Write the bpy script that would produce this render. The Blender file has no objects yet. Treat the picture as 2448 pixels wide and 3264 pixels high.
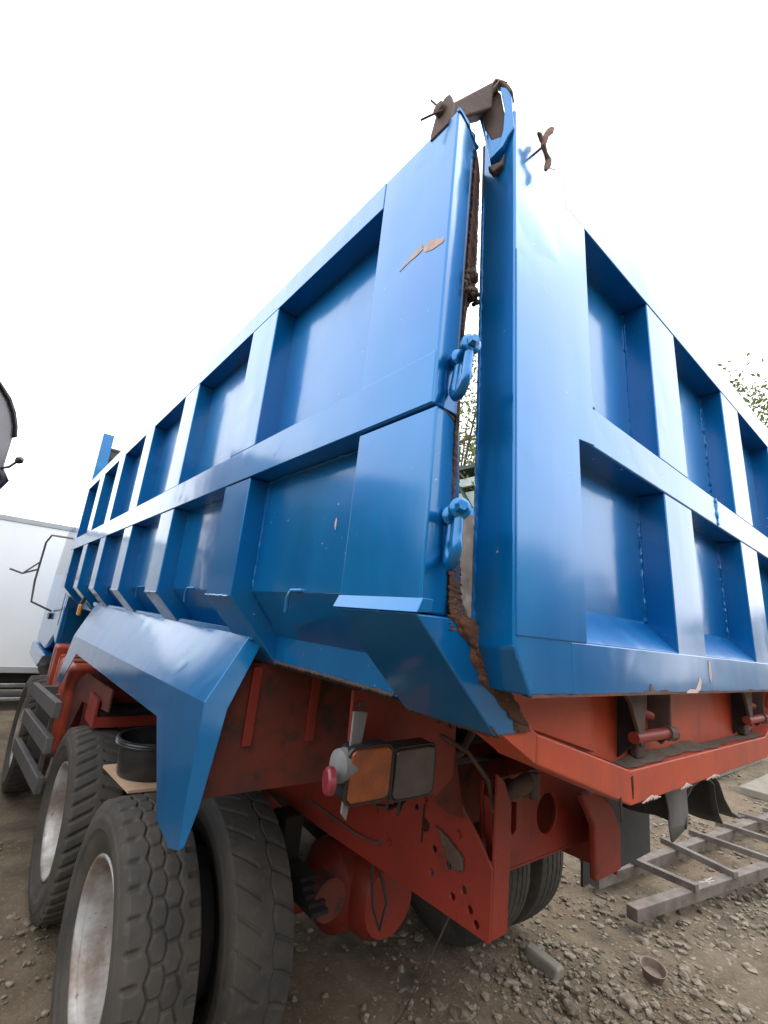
import bpy, bmesh, math, random
import numpy as np
from math import cos, sin
from mathutils import Matrix, Vector
random.seed(7); rng = np.random.default_rng(7)
sc = bpy.context.scene
col = sc.collection
PI = math.pi

# ------------------------------------------------------------------ camera
cam = bpy.data.cameras.new('camera'); co = bpy.data.objects.new('camera', cam); col.objects.link(co)
yaw, pitch, roll = 0.674590618, 0.234904185, 0.104881224
fw = Vector((math.sin(yaw)*math.cos(pitch), math.cos(yaw)*math.cos(pitch), math.sin(pitch)))
rt = Vector((math.cos(yaw), -math.sin(yaw), 0)); up = rt.cross(fw)
r2 = rt*math.cos(roll)+up*math.sin(roll); u2 = -rt*math.sin(roll)+up*math.cos(roll)
m = Matrix((r2, u2, -fw)).transposed().to_4x4(); m.translation = Vector((-.6, -.626, 1.90))
co.matrix_world = m
cam.sensor_fit = 'HORIZONTAL'; cam.sensor_width = 36; cam.lens = 36*1007.437/1659.1
cam.clip_start = .02; cam.clip_end = 600
sc.camera = co

# ------------------------------------------------------------------ sky and sun (bright overcast)
SUN_EL, SUN_AZ = math.radians(60), math.radians(104)       # azimuth clockwise from +Y
w = bpy.data.worlds.new('World'); sc.world = w; w.use_nodes = True
nt = w.node_tree; nt.nodes.clear()
out = nt.nodes.new('ShaderNodeOutputWorld'); bg = nt.nodes.new('ShaderNodeBackground')
sky = nt.nodes.new('ShaderNodeTexSky'); sky.sky_type = 'NISHITA'; sky.sun_disc = False
sky.sun_elevation = SUN_EL; sky.sun_rotation = SUN_AZ
sky.air_density = 1.0; sky.dust_density = 4.0; sky.ozone_density = 1.0
mx = nt.nodes.new('ShaderNodeMix'); mx.data_type = 'RGBA'; mx.inputs[0].default_value = .82
mx.inputs[7].default_value = (20.0, 20.3, 20.7, 1)          # the cloud deck
nt.links.new(sky.outputs[0], mx.inputs[6]); nt.links.new(mx.outputs[2], bg.inputs[0])
bg.inputs[1].default_value = .15
nt.links.new(bg.outputs[0], out.inputs[0])
sd = bpy.data.lights.new('sun', 'SUN'); sd.energy = .5;  sd.angle = math.radians(34); sd.color = (1, .97, .92)
so = bpy.data.objects.new('sun', sd); col.objects.link(so)
sdir = Vector((math.sin(SUN_AZ)*math.cos(SUN_EL), math.cos(SUN_AZ)*math.cos(SUN_EL), math.sin(SUN_EL)))
so.rotation_euler = sdir.to_track_quat('Z', 'Y').to_euler()
sc.view_settings.view_transform = 'Standard'; sc.view_settings.look = 'None'
sc.view_settings.exposure = 0.0; sc.view_settings.gamma = 1
sc.view_settings.use_curve_mapping = False
sc.render.engine = 'CYCLES'

# ------------------------------------------------------------------ materials
class N:
    def __init__(s, name):
        s.m = bpy.data.materials.new(name); s.m.use_nodes = True
        s.t = s.m.node_tree; s.b = s.t.nodes['Principled BSDF']
        s.g = s.t.nodes.new('ShaderNodeNewGeometry')
        s.pos = s.g.outputs['Position']
    def node(s, kind, **k):
        n = s.t.nodes.new(kind)
        for a, v in k.items(): setattr(n, a, v)
        return n
    def link(s, a, b): s.t.links.new(a, b)
    def local(s):
        tc = s.node('ShaderNodeTexCoord'); s.pos = tc.outputs['Object']; return s
    def noise(s, scale, detail=4, rough=.55, stretch=None):
        n = s.node('ShaderNodeTexNoise'); n.inputs['Scale'].default_value = scale
        n.inputs['Detail'].default_value = detail; n.inputs['Roughness'].default_value = rough
        if stretch:
            mp = s.node('ShaderNodeMapping'); mp.inputs['Scale'].default_value = stretch
            s.link(s.pos, mp.inputs[0]); s.link(mp.outputs[0], n.inputs['Vector'])
        else: s.link(s.pos, n.inputs['Vector'])
        return n.outputs['Fac']
    def ramp(s, f, a, b):
        r = s.node('ShaderNodeMapRange'); r.inputs[1].default_value = a; r.inputs[2].default_value = b
        s.link(f, r.inputs[0]); return r.outputs[0]
    def mul(s, a, b, op='MULTIPLY'):
        n = s.node('ShaderNodeMath', operation=op); s.link(a, n.inputs[0])
        if isinstance(b, (int, float)): n.inputs[1].default_value = b
        else: s.link(b, n.inputs[1])
        return n.outputs[0]
    def mix(s, f, a, b):
        n = s.node('ShaderNodeMix', data_type='RGBA')
        if isinstance(f, float): n.inputs[0].default_value = f
        else: s.link(f, n.inputs[0])
        for q, i in ((a, 6), (b, 7)):
            if isinstance(q, tuple): n.inputs[i].default_value = (*q, 1)
            else: s.link(q, n.inputs[i])
        return n.outputs[2]
    def fmix(s, f, a, b):
        n = s.node('ShaderNodeMix'); s.link(f, n.inputs[0])
        n.inputs[2].default_value = a; n.inputs[3].default_value = b
        return n.outputs[0]
    def bump(s, h, strength, dist=.01, prev=None):
        n = s.node('ShaderNodeBump'); n.inputs['Strength'].default_value = strength
        n.inputs['Distance'].default_value = dist; s.link(h, n.inputs['Height'])
        if prev: s.link(prev, n.inputs['Normal'])
        return n.outputs[0]
    def out(s, color, rough=.5, metal=0., coat=0., coat_r=.1, normal=None, coat_n=None, spec=None):
        b = s.b
        def put(k, v):
            if isinstance(v, tuple): b.inputs[k].default_value = (*v, 1)
            elif isinstance(v, (int, float)): b.inputs[k].default_value = v
            else: s.link(v, b.inputs[k])
        put('Base Color', color); put('Roughness', rough); put('Metallic', metal); put('Coat Weight', coat)
        put('Coat Roughness', coat_r)
        if spec is not None: put('Specular IOR Level', spec)
        if normal: s.link(normal, b.inputs['Normal'])
        if coat_n: s.link(coat_n, b.inputs['Coat Normal'])
        return s.m

def plain(name, c1, c2=None, scale=6, rough=.6, metal=0., bump=.2, bscale=40, spots=None, coat=0., local=False):
    n = N(name)
    if local: n.local()
    c = n.mix(n.ramp(n.noise(scale), .3, .7), c1, c2 or tuple(v*.7 for v in c1))
    if spots:
        for (sc_, lo, hi, cc) in spots: c = n.mix(n.ramp(n.noise(sc_, 6, .65), lo, hi), c, cc)
    return n.out(c, rough, metal, coat, .15, n.bump(n.noise(bscale, 5), bump, .004) if bump else None)

def make_blue():
    n = N('blue_metallic_paint')
    big = n.noise(1.3, 3)
    streak = n.noise(9, 4, .6, (1, 1, .12))
    fine_st = n.noise(38, 3, .6, (1, 1, .05))
    base = n.mix(n.ramp(big, .3, .7), (.0001, .176, .425), (.0001, .128, .40))
    base = n.mix(n.mul(n.ramp(streak, .45, .75), .35), base, (.001, .195, .44))
    sp = n.noise(85, 2, .4); sp2 = n.noise(2.2, 2)
    msk = n.mul(n.ramp(sp, .76, .785), n.ramp(sp2, .45, .6))          # chips down to pale primer
    rst = n.mul(n.ramp(n.noise(34, 5, .7), .69, .73), n.ramp(n.noise(1.7, 2), .56, .66))   # rust freckles
    dust = n.mul(n.mul(n.ramp(fine_st, .42, .75), n.ramp(n.noise(1.1, 4, .6), .40, .68)), .05)
    base = n.mix(msk, base, (.55, .58, .62))
    base = n.mix(rst, base, (.11, .045, .025))
    base = n.mix(dust, base, (.30, .30, .29))
    bad = n.mul(n.mul(msk, rst, 'MAXIMUM'), dust, 'MAXIMUM')
    met = n.fmix(bad, .58, 0.)
    wav = n.bump(n.noise(2.6, 2, .4), .18, .03)
    dent = n.bump(n.ramp(n.noise(5.5, 1, .3), .60, .80), .05, .02, wav)
    fine = n.bump(n.noise(420, 2), .035, .002, dent)
    rough = n.fmix(n.ramp(streak, .35, .75), .36, .46)
    n.b.inputs['Coat IOR'].default_value = 1.52
    cr = n.fmix(dust, .13, 1.1)
    return n.out(base, rough, met, 1., cr, fine, dent, spec=.05)
BLUE = make_blue()

def make_orange():
    n = N('orange_chassis_paint')
    c = n.mix(n.ramp(n.noise(2.5), .3, .7), (.50, .070, .026), (.39, .050, .020))
    c = n.mix(n.mul(n.ramp(n.noise(7, 6, .65, (1, 1, .35)), .50, .68), .55), c, (.16, .045, .028))
    c = n.mix(n.ramp(n.noise(16, 6, .7), .63, .70), c, (.07, .035, .024))
    c = n.mix(n.ramp(n.noise(140, 2), .76, .78), c, (.5, .42, .36))
    return n.out(c, .5, 0., .12, .3, n.bump(n.noise(30, 6), .25, .004))
ORANGE = make_orange()
FRAME = plain('frame_red_paint', (.25, .026, .013), (.18, .019, .011), 3, .5, 0, .3, 30, [(7, .58, .74, (.09, .022, .015)), (30, .64, .70, (.04, .025, .02))])
GRIMY_SHADED = plain('grimy_shaded_red_paint', (.17, .025, .015), (.075, .019, .013), 4, .7, 0, .4, 40, [(9, .5, .66, (.028, .018, .014))])  # chassis red darkened by grime and by painted-in shade under the body
RUST = plain('rust', (.13, .05, .025), (.055, .028, .018), 30, .9, 0, .9, 120, [(60, .6, .66, (.20, .09, .04))])
RUSTBROWN = plain('rusty_brown_iron', (.12, .078, .062), (.075, .05, .042), 14, .7, .2, .5, 60, [(22, .62, .7, (.15, .07, .04))])
DIRT = plain('caked_dirt', (.14, .105, .08), (.075, .056, .042), 20, 1, 0, 1, 90)
FLAKE = plain('bare_primer', (.62, .49, .43), (.46, .33, .28), 40, .8, 0, .4, 80)
def make_tyre():
    n = N('tyre_rubber').local()
    c = n.mix(n.ramp(n.noise(5, 6, .6), .35, .7), (.042, .040, .038), (.080, .069, .058))
    c = n.mix(n.mul(n.ramp(n.noise(26, 5, .7), .55, .75), .5), c, (.13, .105, .082))
    return n.out(c, .78, 0, 0, .1, n.bump(n.noise(150, 4), .35, .002, n.bump(n.noise(18, 5, .7), .25, .006)), spec=.35)
TYRE = make_tyre()
RIM = plain('silver_rim_paint', (.58, .58, .58), (.44, .42, .40), 9, .42, .35, .15, 50, [(5, .38, .66, (.21, .155, .12)), (30, .64, .7, (.14, .08, .05))], local=True)
BLACKP = plain('black_plastic', (.014, .015, .018), (.024, .025, .028), 12, .3, 0, .05, 60)
BLACKR = plain('black_rubber_sheet', (.022, .024, .028), (.035, .036, .04), 14, .6, 0, .2, 60)
GREYR = plain('grey_dusty_rubber', (.20, .20, .20), (.12, .12, .12), 10, .8, 0, .2, 60)
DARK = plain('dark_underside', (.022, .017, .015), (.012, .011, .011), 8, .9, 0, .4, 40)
GREYM = plain('grey_painted_steel', (.10, .096, .096), (.07, .066, .066), 10, .6, .1, .2, 60, [(30, .62, .7, (.10, .07, .05))])
PLY = plain('plywood', (.48, .34, .22), (.40, .27, .17), 8, .75, 0, .2, 60)
WHITE = plain('white_truck_paint', (.88, .89, .88), (.82, .84, .83), 1.2, .45, 0, .03, 20)
LIGHTG = plain('light_grey_trim', (.42, .43, .44), (.35, .36, .37), 3, .5, 0, .05, 20)
CABGREY = plain('grey_cab_paint', (.20, .19, .20), (.16, .15, .165), 3, .4, .1, .05, 30, coat=.4)
CHROME = plain('dull_chrome', (.6, .6, .6), (.45, .45, .45), 6, .25, .9, .05, 40)
GLASS = plain('dark_glass', (.02, .024, .028), (.03, .034, .038), 3, .06, 0, 0)
STEELBAR = plain('dusty_purple_brown_bar', (.20, .165, .142), (.095, .078, .066), 9, .8, 0, .5, 70, [(45, .66, .70, (.5, .47, .45))])
INNER = plain('worn_tub_inside', (.22, .19, .17), (.13, .10, .085), 5, .8, .2, .4, 60, [(12, .58, .68, (.10, .055, .035)), (3, .55, .7, (.30, .27, .25))])
TIN = plain('dull_tin', (.26, .20, .165), (.16, .11, .085), 18, .6, .3, .4, 60)
CHALK = plain('chalk', (.55, .53, .5), (.4, .38, .36), 40, .9)
WEB = plain('tan_strap', (.30, .23, .19), (.20, .15, .125), 20, .9, 0, .4, 200)
HOSE = plain('hose_rubber', (.09, .055, .045), (.06, .04, .035), 20, .7)
GREENP = plain('green_shed_paint', (.012, .055, .042), (.008, .04, .03), 4, .5, 0, .1, 30)
PALEP = plain('pale_green_sheet', (.42, .50, .46), (.35, .42, .40), 2, .6, 0, .1, 20)
CONC = plain('pale_concrete', (.25, .225, .185), (.18, .165, .135), 7, .9, 0, .6, 60)
LEAFTIP = plain('dead_leaf', (.12, .065, .05), (.20, .11, .07), 30, .8, 0, .3, 80)
def make_lens(name, c, c2):
    n = N(name)
    wv = n.node('ShaderNodeTexWave'); wv.inputs['Scale'].default_value = 60; wv.bands_direction = 'X'; n.link(n.pos, wv.inputs[0])
    cc = n.mix(n.ramp(n.noise(14, 4), .35, .7), c, c2)
    cc = n.mix(n.mul(n.ramp(n.noise(24, 5), .5, .75), .5), cc, (.05, .035, .025))
    return n.out(cc, .3, 0, .5, .15, n.bump(wv.outputs['Fac'], .3, .002))
AMBER = make_lens('amber_lens', (.26, .055, .007), (.15, .026, .005))
CLEAR = make_lens('grimy_clear_lens', (.075, .060, .060), (.030, .020, .020))
REDL = plain('red_reflector', (.24, .02, .038), (.18, .014, .026), 10, .45, 0, .1, 60, coat=.3)
AMBLAMP = plain('amber_lamp', (.75, .30, .03), None, 10, .3)
def make_ground():
    n = N('packed_dirt')
    c = n.mix(n.ramp(n.noise(.9, 5), .35, .65), (.160, .112, .068), (.092, .071, .046))
    c = n.mix(n.ramp(n.noise(4, 6, .65), .42, .66), c, (.20, .155, .105))
    c = n.mix(n.ramp(n.noise(45, 4, .7), .57, .68), c, (.26, .215, .16))
    c = n.mix(n.ramp(n.noise(2.1, 3), .55, .70), c, (.066, .058, .042))
    h = n.noise(28, 8, .7)
    return n.out(c, .95, 0, 0, .1, n.bump(n.noise(160, 4), .5, .004, n.bump(h, .8, .02)))
GROUND = make_ground()
def make_stone():
    n = N('rubble_stone')
    oi = n.node('ShaderNodeObjectInfo')
    c = n.mix(n.ramp(n.noise(19, 1), .35, .65), (.11, .086, .062), (.31, .26, .20))
    c = n.mix(n.ramp(n.noise(90, 5), .45, .7), c, (.19, .155, .115))
    return n.out(c, .95, 0, 0, .1, n.bump(n.noise(120, 5), .6, .004))
STONE = make_stone()
def make_leaf(name, ca, cb):
    n = N(name)
    c = n.mix(n.ramp(n.noise(6, 2), .35, .65), ca, cb)
    c = n.mix(n.ramp(n.noise(2.2, 2), .60, .7), c, (.15, .105, .05))
    m_ = n.out(c, .6)
    n.b.inputs['Transmission Weight'].default_value = 0
    tr = n.node('ShaderNodeBsdfTranslucent'); n.link(c, tr.inputs[0])
    ms = n.node('ShaderNodeMixShader'); ms.inputs[0].default_value = .35
    o = n.t.nodes['Material Output']
    n.link(n.b.outputs[0], ms.inputs[1]); n.link(tr.outputs[0], ms.inputs[2]); n.link(ms.outputs[0], o.inputs[0])
    return m_
LEAF = make_leaf('tree_leaves', (.085, .14, .028), (.17, .21, .05)); LEAFDARK = make_leaf('far_tree_leaves', (.035, .06, .018), (.06, .085, .028))
BARK = plain('bark', (.10, .07, .05), (.06, .045, .035), 10, .95, 0, .8, 40)
BLACKHOLE = plain('grime', (.03, .022, .018), (.015, .012, .01), 30, .9)

# ------------------------------------------------------------------ mesh helpers
class MB:
    def __init__(s): s.v = []; s.f = []
    def add(s, vs, fs):
        o = len(s.v); s.v += [tuple(p) for p in vs]; s.f += [tuple(i+o for i in f) for f in fs]; return s
    def box(s, x0, x1, y0, y1, z0, z1):
        vs = [(x, y, z) for z in (z0, z1) for y in (y0, y1) for x in (x0, x1)]
        return s.add(vs, [(0,2,3,1), (4,5,7,6), (0,1,5,4), (2,6,7,3), (0,4,6,2), (1,3,7,5)])
    def prism(s, poly, axis, a, b):
        """extrude a 2D polygon along an axis; poly coordinates are the other two axes in order"""
        def p(u, v, t): return {'x': (t, u, v), 'y': (u, t, v), 'z': (u, v, t)}[axis]
        k = len(poly)
        vs = [p(u, v, a) for u, v in poly]+[p(u, v, b) for u, v in poly]
        fs = [tuple(range(k)), tuple(range(2*k-1, k-1, -1))]+[(i, i+k, (i+1) % k+k, (i+1) % k) for i in range(k)]
        return s.add(vs, fs)
    def hexa(s, a, b):      # two quads
        return s.add(list(a)+list(b), [(0,1,2,3), (7,6,5,4), (0,4,5,1), (1,5,6,2), (2,6,7,3), (3,7,4,0)])
    def bar(s, p, q, wd, ht, upv=(0, 0, 1)):
        p, q = Vector(p), Vector(q); d = (q-p).normalized(); sdv = d.cross(Vector(upv)).normalized()*wd/2
        uv = sdv.cross(d).normalized()*ht/2
        return s.hexa([p-sdv-uv, p+sdv-uv, p+sdv+uv, p-sdv+uv], [q-sdv-uv, q+sdv-uv, q+sdv+uv, q-sdv+uv])
    def tube(s, pts, r, k=10, caps=True):
        pts = [Vector(p) for p in pts]; n = len(pts); rr = r if isinstance(r, (list, tuple)) else [r]*n
        rings = []; ref = None
        for i, p in enumerate(pts):
            d = (pts[min(i+1, n-1)]-pts[max(i-1, 0)]).normalized()
            if ref is None: ref = d.orthogonal().normalized()
            ref = (ref-d*ref.dot(d)).normalized(); b = d.cross(ref)
            rings.append([p+(ref*math.cos(2*PI*j/k)+b*math.sin(2*PI*j/k))*rr[i] for j in range(k)])
        fs = [(i*k+j, i*k+(j+1) % k, (i+1)*k+(j+1) % k, (i+1)*k+j) for i in range(n-1) for j in range(k)]
        if caps: fs += [tuple(range(k-1, -1, -1)), tuple((n-1)*k+j for j in range(k))]
        return s.add([v for q in rings for v in q], fs)
    def lathe(s, prof, axis='x', c=(0, 0, 0), k=48, a0=0., a1=2*PI):
        """prof = (t, r) pairs along axis"""
        full = abs(a1-a0-2*PI) < 1e-6; kk = k if full else k+1
        vs = []
        for t, r in prof:
            for j in range(kk):
                a = a0+(a1-a0)*j/k; u, v = r*math.cos(a), r*math.sin(a)
                vs.append({'x': (c[0]+t, c[1]+u, c[2]+v), 'y': (c[0]+u, c[1]+t, c[2]+v), 'z': (c[0]+u, c[1]+v, c[2]+t)}[axis])
        fs = [(i*kk+j, i*kk+(j+1) % kk, (i+1)*kk+(j+1) % kk, (i+1)*kk+j) for i in range(len(prof)-1) for j in range(k)]
        return s.add(vs, fs)
    def strip(s, rows):
        """grid from rows of points"""
        k = len(rows[0])
        return s.add([p for r in rows for p in r], [(i*k+j, i*k+j+1, (i+1)*k+j+1, (i+1)*k+j) for i in range(len(rows)-1) for j in range(k-1)])
    def mesh(s, name, mat, fix=True):
        me = bpy.data.meshes.new(name); me.from_pydata(s.v, [], s.f); me.update()
        if fix:
            bm = bmesh.new(); bm.from_mesh(me); bmesh.ops.recalc_face_normals(bm, faces=bm.faces); bm.to_mesh(me); bm.free()
        me.materials.append(mat); return me
    def obj(s, name, mat, parent=None, bevel=0., smooth=False, seg=2, solid=0., **tags):
        me = s.mesh(name, mat); o = bpy.data.objects.new(name, me); col.objects.link(o)
        if parent is not None: adopt(o, parent)
        if solid:
            md = o.modifiers.new('thickness', 'SOLIDIFY'); md.thickness = solid; md.offset = 0
        if bevel:
            for p in me.polygons: p.use_smooth = True
            md = o.modifiers.new('bevel', 'BEVEL'); md.width = bevel; md.segments = seg; md.limit_method = 'ANGLE'
            md.angle_limit = math.radians(28); md.harden_normals = True
        elif smooth:
            for p in me.polygons: p.use_smooth = True
            me.set_sharp_from_angle(angle=math.radians(38))
        for k, v in tags.items(): o[k] = v
        return o
WORLD = {}
def adopt(o, parent):
    o.parent = parent
    o.matrix_parent_inverse = WORLD[parent.name].inverted()
    WORLD[o.name] = Matrix.Identity(4)
def empty(name, loc, label, cat, group=None):
    o = bpy.data.objects.new(name, None); col.objects.link(o); o.location = loc; o.empty_display_size = .2
    o['label'] = label; o['category'] = cat
    if group: o['group'] = group
    WORLD[o.name] = Matrix.Translation(Vector(loc)); return o
def tag(o, label, cat, group=None):
    o['label'] = label; o['category'] = cat
    if group: o['group'] = group
    return o
def cut(o, cutter_mb):
    """real holes: boolean the cutter out, then drop the cutter"""
    me = cutter_mb.mesh('cutter', BLACKHOLE); c = bpy.data.objects.new('cutter', me); col.objects.link(c)
    md = o.modifiers.new('holes', 'BOOLEAN'); md.operation = 'DIFFERENCE'; md.object = c; md.solver = 'EXACT'
    while o.modifiers[0] != md: o.modifiers.move(len(o.modifiers)-1, 0)
    bpy.context.view_layer.update()
    bv = [mm for mm in o.modifiers if mm.type == 'BEVEL']
    for b in bv: b.show_viewport = False
    dg = bpy.context.evaluated_depsgraph_get()
    nm = bpy.data.meshes.new_from_object(o.evaluated_get(dg))
    o.modifiers.remove(md); o.data = nm
    for b in bv: b.show_viewport = True
    bpy.data.objects.remove(c); bpy.data.meshes.remove(me)

# ------------------------------------------------------------------ ground
def ground():
    xs = np.concatenate([np.linspace(-60, -2, 20), np.linspace(-1.6, 12, 190), np.linspace(13, 90, 26)])
    ys = np.concatenate([np.linspace(-60, -2, 20), np.linspace(-1.6, 9, 150), np.linspace(10, 110, 30)])
    X, Y = np.meshgrid(xs, ys)
    def f(a, b, c, d): return np.sin(X*a+c)*np.sin(Y*b+d)
    Zh = .010*f(2.1, 1.7, .3, 1.)+.007*f(5.3, 4.1, 1.2, .2)+.004*f(11, 9, .4, 2.2)+.003*f(19, 23, 1.4, .2)
    near = np.clip(1-np.maximum(np.abs(X-4)-7, np.abs(Y-4)-6)/3, 0, 1)
    Zh = Zh*near-.008
    Zh += near*rng.normal(0, .0022, Zh.shape)
    k = len(xs)
    v = np.stack([X, Y, Zh], -1).reshape(-1, 3)
    i = np.arange(len(ys)-1)[:, None]*k+np.arange(k-1)[None]
    f4 = np.stack([i, i+1, i+1+k, i+k], -1).reshape(-1, 4)
    me = bpy.data.meshes.new('ground'); me.from_pydata(v.tolist(), [], f4.tolist()); me.materials.append(GROUND)
    for p in me.polygons: p.use_smooth = True
    o = bpy.data.objects.new('ground', me); col.objects.link(o); o['kind'] = 'structure'
ground()

# ------------------------------------------------------------------ the dump truck
WID = 3.0; LEN = 5.7
truck = empty('dump_truck', (1.4, 3.6, 0), 'metallic blue dump truck with ribbed steel tub on an orange red chassis', 'dump truck')

# tub sides -----------------------------------------------------------
RIBS = [(.895, 1.12), (1.78, 2.01), (2.66, 2.89), (3.555, 3.79), (4.45, 4.71), (5.42, 5.70)]
def tub_side(mx):
    """mx maps a depth measured from the outer face to x"""
    def P(poly): return [(mx(a), b) for a, b in poly]
    # skin: upright sheet, sloped lower sheet, sill upstand
    sp_ = MB().prism(P([(.075, 3.05), (.078, 3.05), (.078, 1.964), (.075, 1.963)]), 'y', .02, LEN)
    sp_.prism(P([(.075, 1.9628), (.0785, 1.9635), (.2035, 1.8225), (.20, 1.8218)]), 'y', .02, LEN)
    sp_.prism(P([(.20, 1.8216), (.2035, 1.8222), (.2035, 1.735), (.20, 1.735)]), 'y', .25, LEN)
    sp_.obj('side_panel', BLUE, truck)
    a, b = sorted((mx(.0785), mx(.082)))
    MB().box(a, b, .02, LEN, 1.97, 3.05).obj('liner', INNER, truck)
    a, b = sorted((mx(0), mx(.0755)))
    MB().box(a, b, .2715, LEN, 3.028, 3.12).obj('top_rail', BLUE, truck, .0025)
    a, b = sorted((mx(-.0015), mx(.0755)))
    MB().box(a, b, .006, LEN, 2.347, 2.466).obj('middle_rail', BLUE, truck, .0025)
    for y0, y1 in RIBS:
        a, b = sorted((mx(0.), mx(.085)))
        MB().box(a, b, y0, y1, 2.467, 3.027).obj('rib', BLUE, truck, .0035)
        MB().prism(P([(0.002, 2.346), (.085, 2.346), (.085, 1.955), (.212, 1.81), (.212, 1.722), (0.002, 1.937)]), 'y', y0-.01, y1-.01).obj('lower_rib', BLUE, truck, .005)
        # folded gusset where the rib kinks
    # wide corner post
    MB().prism(P([(0, 0), (.03, .004), (.106, .030), (.108, .271), (0, .271)]), 'z', 2.3435, 3.119).obj('corner_post', BLUE, truck, .006, seg=3)
    lp = MB()
    q0 = P([(.002, -.006), (.03, -.004), (.108, .026), (.11, .255), (.002, .255)]); q1 = P([(.002, -.006), (.05, -.004), (.145, .022), (.145, .255), (.002, .255)])
    lp.add([(x, y, 2.339) for x, y in q0]+[(x, y, 1.9275) for x, y in q1], [tuple(range(5)), tuple(range(9, 4, -1))]+[(i, i+5, (i+1) % 5+5, (i+1) % 5) for i in range(5)])
    lp.obj('lower_corner_post', BLUE, truck, .006, seg=3)
    lip = MB().prism(P([(.002, 1.954), (.03, 1.954), (.03, 1.93), (-.012, 1.926)]), 'y', -.012, .257).obj('folded_lip', BLUE, truck, .002)
    MB().prism(P([(-.010, 1.9255), (.14, 1.9255), (.36, 1.706), (.236, 1.706)]), 'y', -.008, .256).obj('sloped_corner_plate', BLUE, truck, .004)
tub_side(lambda d: d)
tub_side(lambda d: WID-d)

# ragged rust along the inner edge of the rear post (near side)
def ragged(ptsA, ptsB, n, jit, name, mat, parent, thick=.004, solid=True):
    """strip between two 3D polylines with uneven edges"""
    def lerp(P, t):
        P = [Vector(p) for p in P]; s_ = t*(len(P)-1); i = min(int(s_), len(P)-2); return P[i].lerp(P[i+1], s_-i)
    rows = []
    for i in range(n+1):
        t = i/n; a, b = lerp(ptsA, t), lerp(ptsB, t); d = (b-a)
        a2 = a+d*random.uniform(-jit, jit); b2 = b+d*random.uniform(-jit, jit)
        rows.append([a2, (a2+b2)/2+Vector((random.uniform(-1, 1), random.uniform(-1, 1), 0))*.0015, b2])
    return MB().strip(rows).obj(name, mat, parent, smooth=True, solid=thick)
ragged([(.094, .023, 3.10), (.093, .022, 2.9), (.092, .022, 2.74), (.092, .022, 2.66), (.092, .022, 2.47), (.080, .012, 2.335), (.080, .006, 2.1), (.082, .000, 1.96), (.086, -.009, 1.90)],
       [(.162, .066, 3.11), (.167, .064, 2.9), (.168, .062, 2.74), (.132, .052, 2.66), (.116, .046, 2.47), (.118, .036, 2.335), (.132, .030, 2.1), (.150, .026, 1.96), (.165, .0, 1.90)], 420, .10, 'rust_edge', RUST, truck, .003)
ragged([(.10, -.012, 1.925), (.20, -.011, 1.82), (.29, -.010, 1.735)], [(.15, -.012, 1.925), (.25, -.011, 1.82), (.345, -.010, 1.72)], 40, .15, 'rust_edge', RUST, truck, .006)
def lump(pts, r, name, mat, parent, k=7):
    mb = MB()
    for p in pts:
        p = Vector(p); n_ = random.randint(4, 6)
        bm = bmesh.new(); bmesh.ops.create_icosphere(bm, subdivisions=1, radius=r*random.uniform(.6, 1.2))
        vs = [tuple(p+v.co*random.uniform(.75, 1.25)) for v in bm.verts]; fs = [tuple(v.index for v in f.verts) for f in bm.faces]; bm.free()
        mb.add(vs, fs)
    return mb.obj(name, mat, parent)
lump([(.100+random.uniform(-.012, .020), .020+random.uniform(-.006, .012), 2.70+random.uniform(-.03, .035)) for _ in range(26)], .010, 'dirt_clump', DIRT, truck)
lump([(.130+random.uniform(-.012, .018), .030+random.uniform(-.006, .012), 2.685+random.uniform(-.012, .012)) for _ in range(10)], .008, 'dirt_clump', BLACKHOLE, truck)
lump([(.115+random.uniform(-.02, .02), .012, 1.93+random.uniform(-.03, .03)) for _ in range(16)], .008, 'dirt_clump', DIRT, truck)
def rust_face():
    rows = []; n = 60
    for i in range(n+1):
        t = i/n; z = 1.93-.222*t
        a = .070+.235*t+random.uniform(-.003, .003)+.014*sin(t*9)+.006*sin(t*31); b_ = .150+.212*t+random.uniform(-.003, .003)
        rows.append([(a, -.0085, z), ((a+b_)/2, -.0105-random.uniform(0, .002), z), (b_, -.0085, z)])
    MB().strip(rows).obj('rust_edge', RUST, truck, smooth=True, solid=.002)
rust_face()
# torn lower edge of the sloped corner plate
ragged([(.222, -.012, 1.724), (.225, .06, 1.722), (.222, .15, 1.724), (.212, .254, 1.735)], [(.25, -.010, 1.704), (.252, .06, 1.700), (.248, .15, 1.702), (.243, .254, 1.706)], 130, .22, 'rust_edge', RUSTBROWN, truck, .004)
ragged([(.1985, .26, 1.742), (.1985, .55, 1.743), (.1985, .885, 1.742)], [(.1985, .26, 1.733), (.1985, .55, 1.734), (.1985, .885, 1.733)], 110, .3, 'rust_edge', RUSTBROWN, truck, .004)
# peeled paint
def flake(pts, name, x, parent):
    mb = MB(); mb.prism(pts, 'x', x, x-.0012); return mb.obj(name, FLAKE, parent)
flake([(.162, 2.752), (.137, 2.767), (.120, 2.774), (.112, 2.780), (.100, 2.776), (.092, 2.784), (.083, 2.779), (.078, 2.770), (.092, 2.763), (.108, 2.761), (.124, 2.761)], 'paint_chip', 0, truck)
flake([(.084, 2.779), (.071, 2.771), (.064, 2.776), (.054, 2.776), (.047, 2.769), (.035, 2.767), (.024, 2.758), (.014, 2.757), (.011, 2.745), (.017, 2.742), (.028, 2.744), (.045, 2.744), (.058, 2.748), (.071, 2.752), (.079, 2.764)], 'paint_chip', 0, truck)
flake([(.414, 2.158), (.420, 2.166), (.424, 2.150), (.420, 2.136), (.416, 2.132)], 'paint_chip', .0745, truck)
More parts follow.
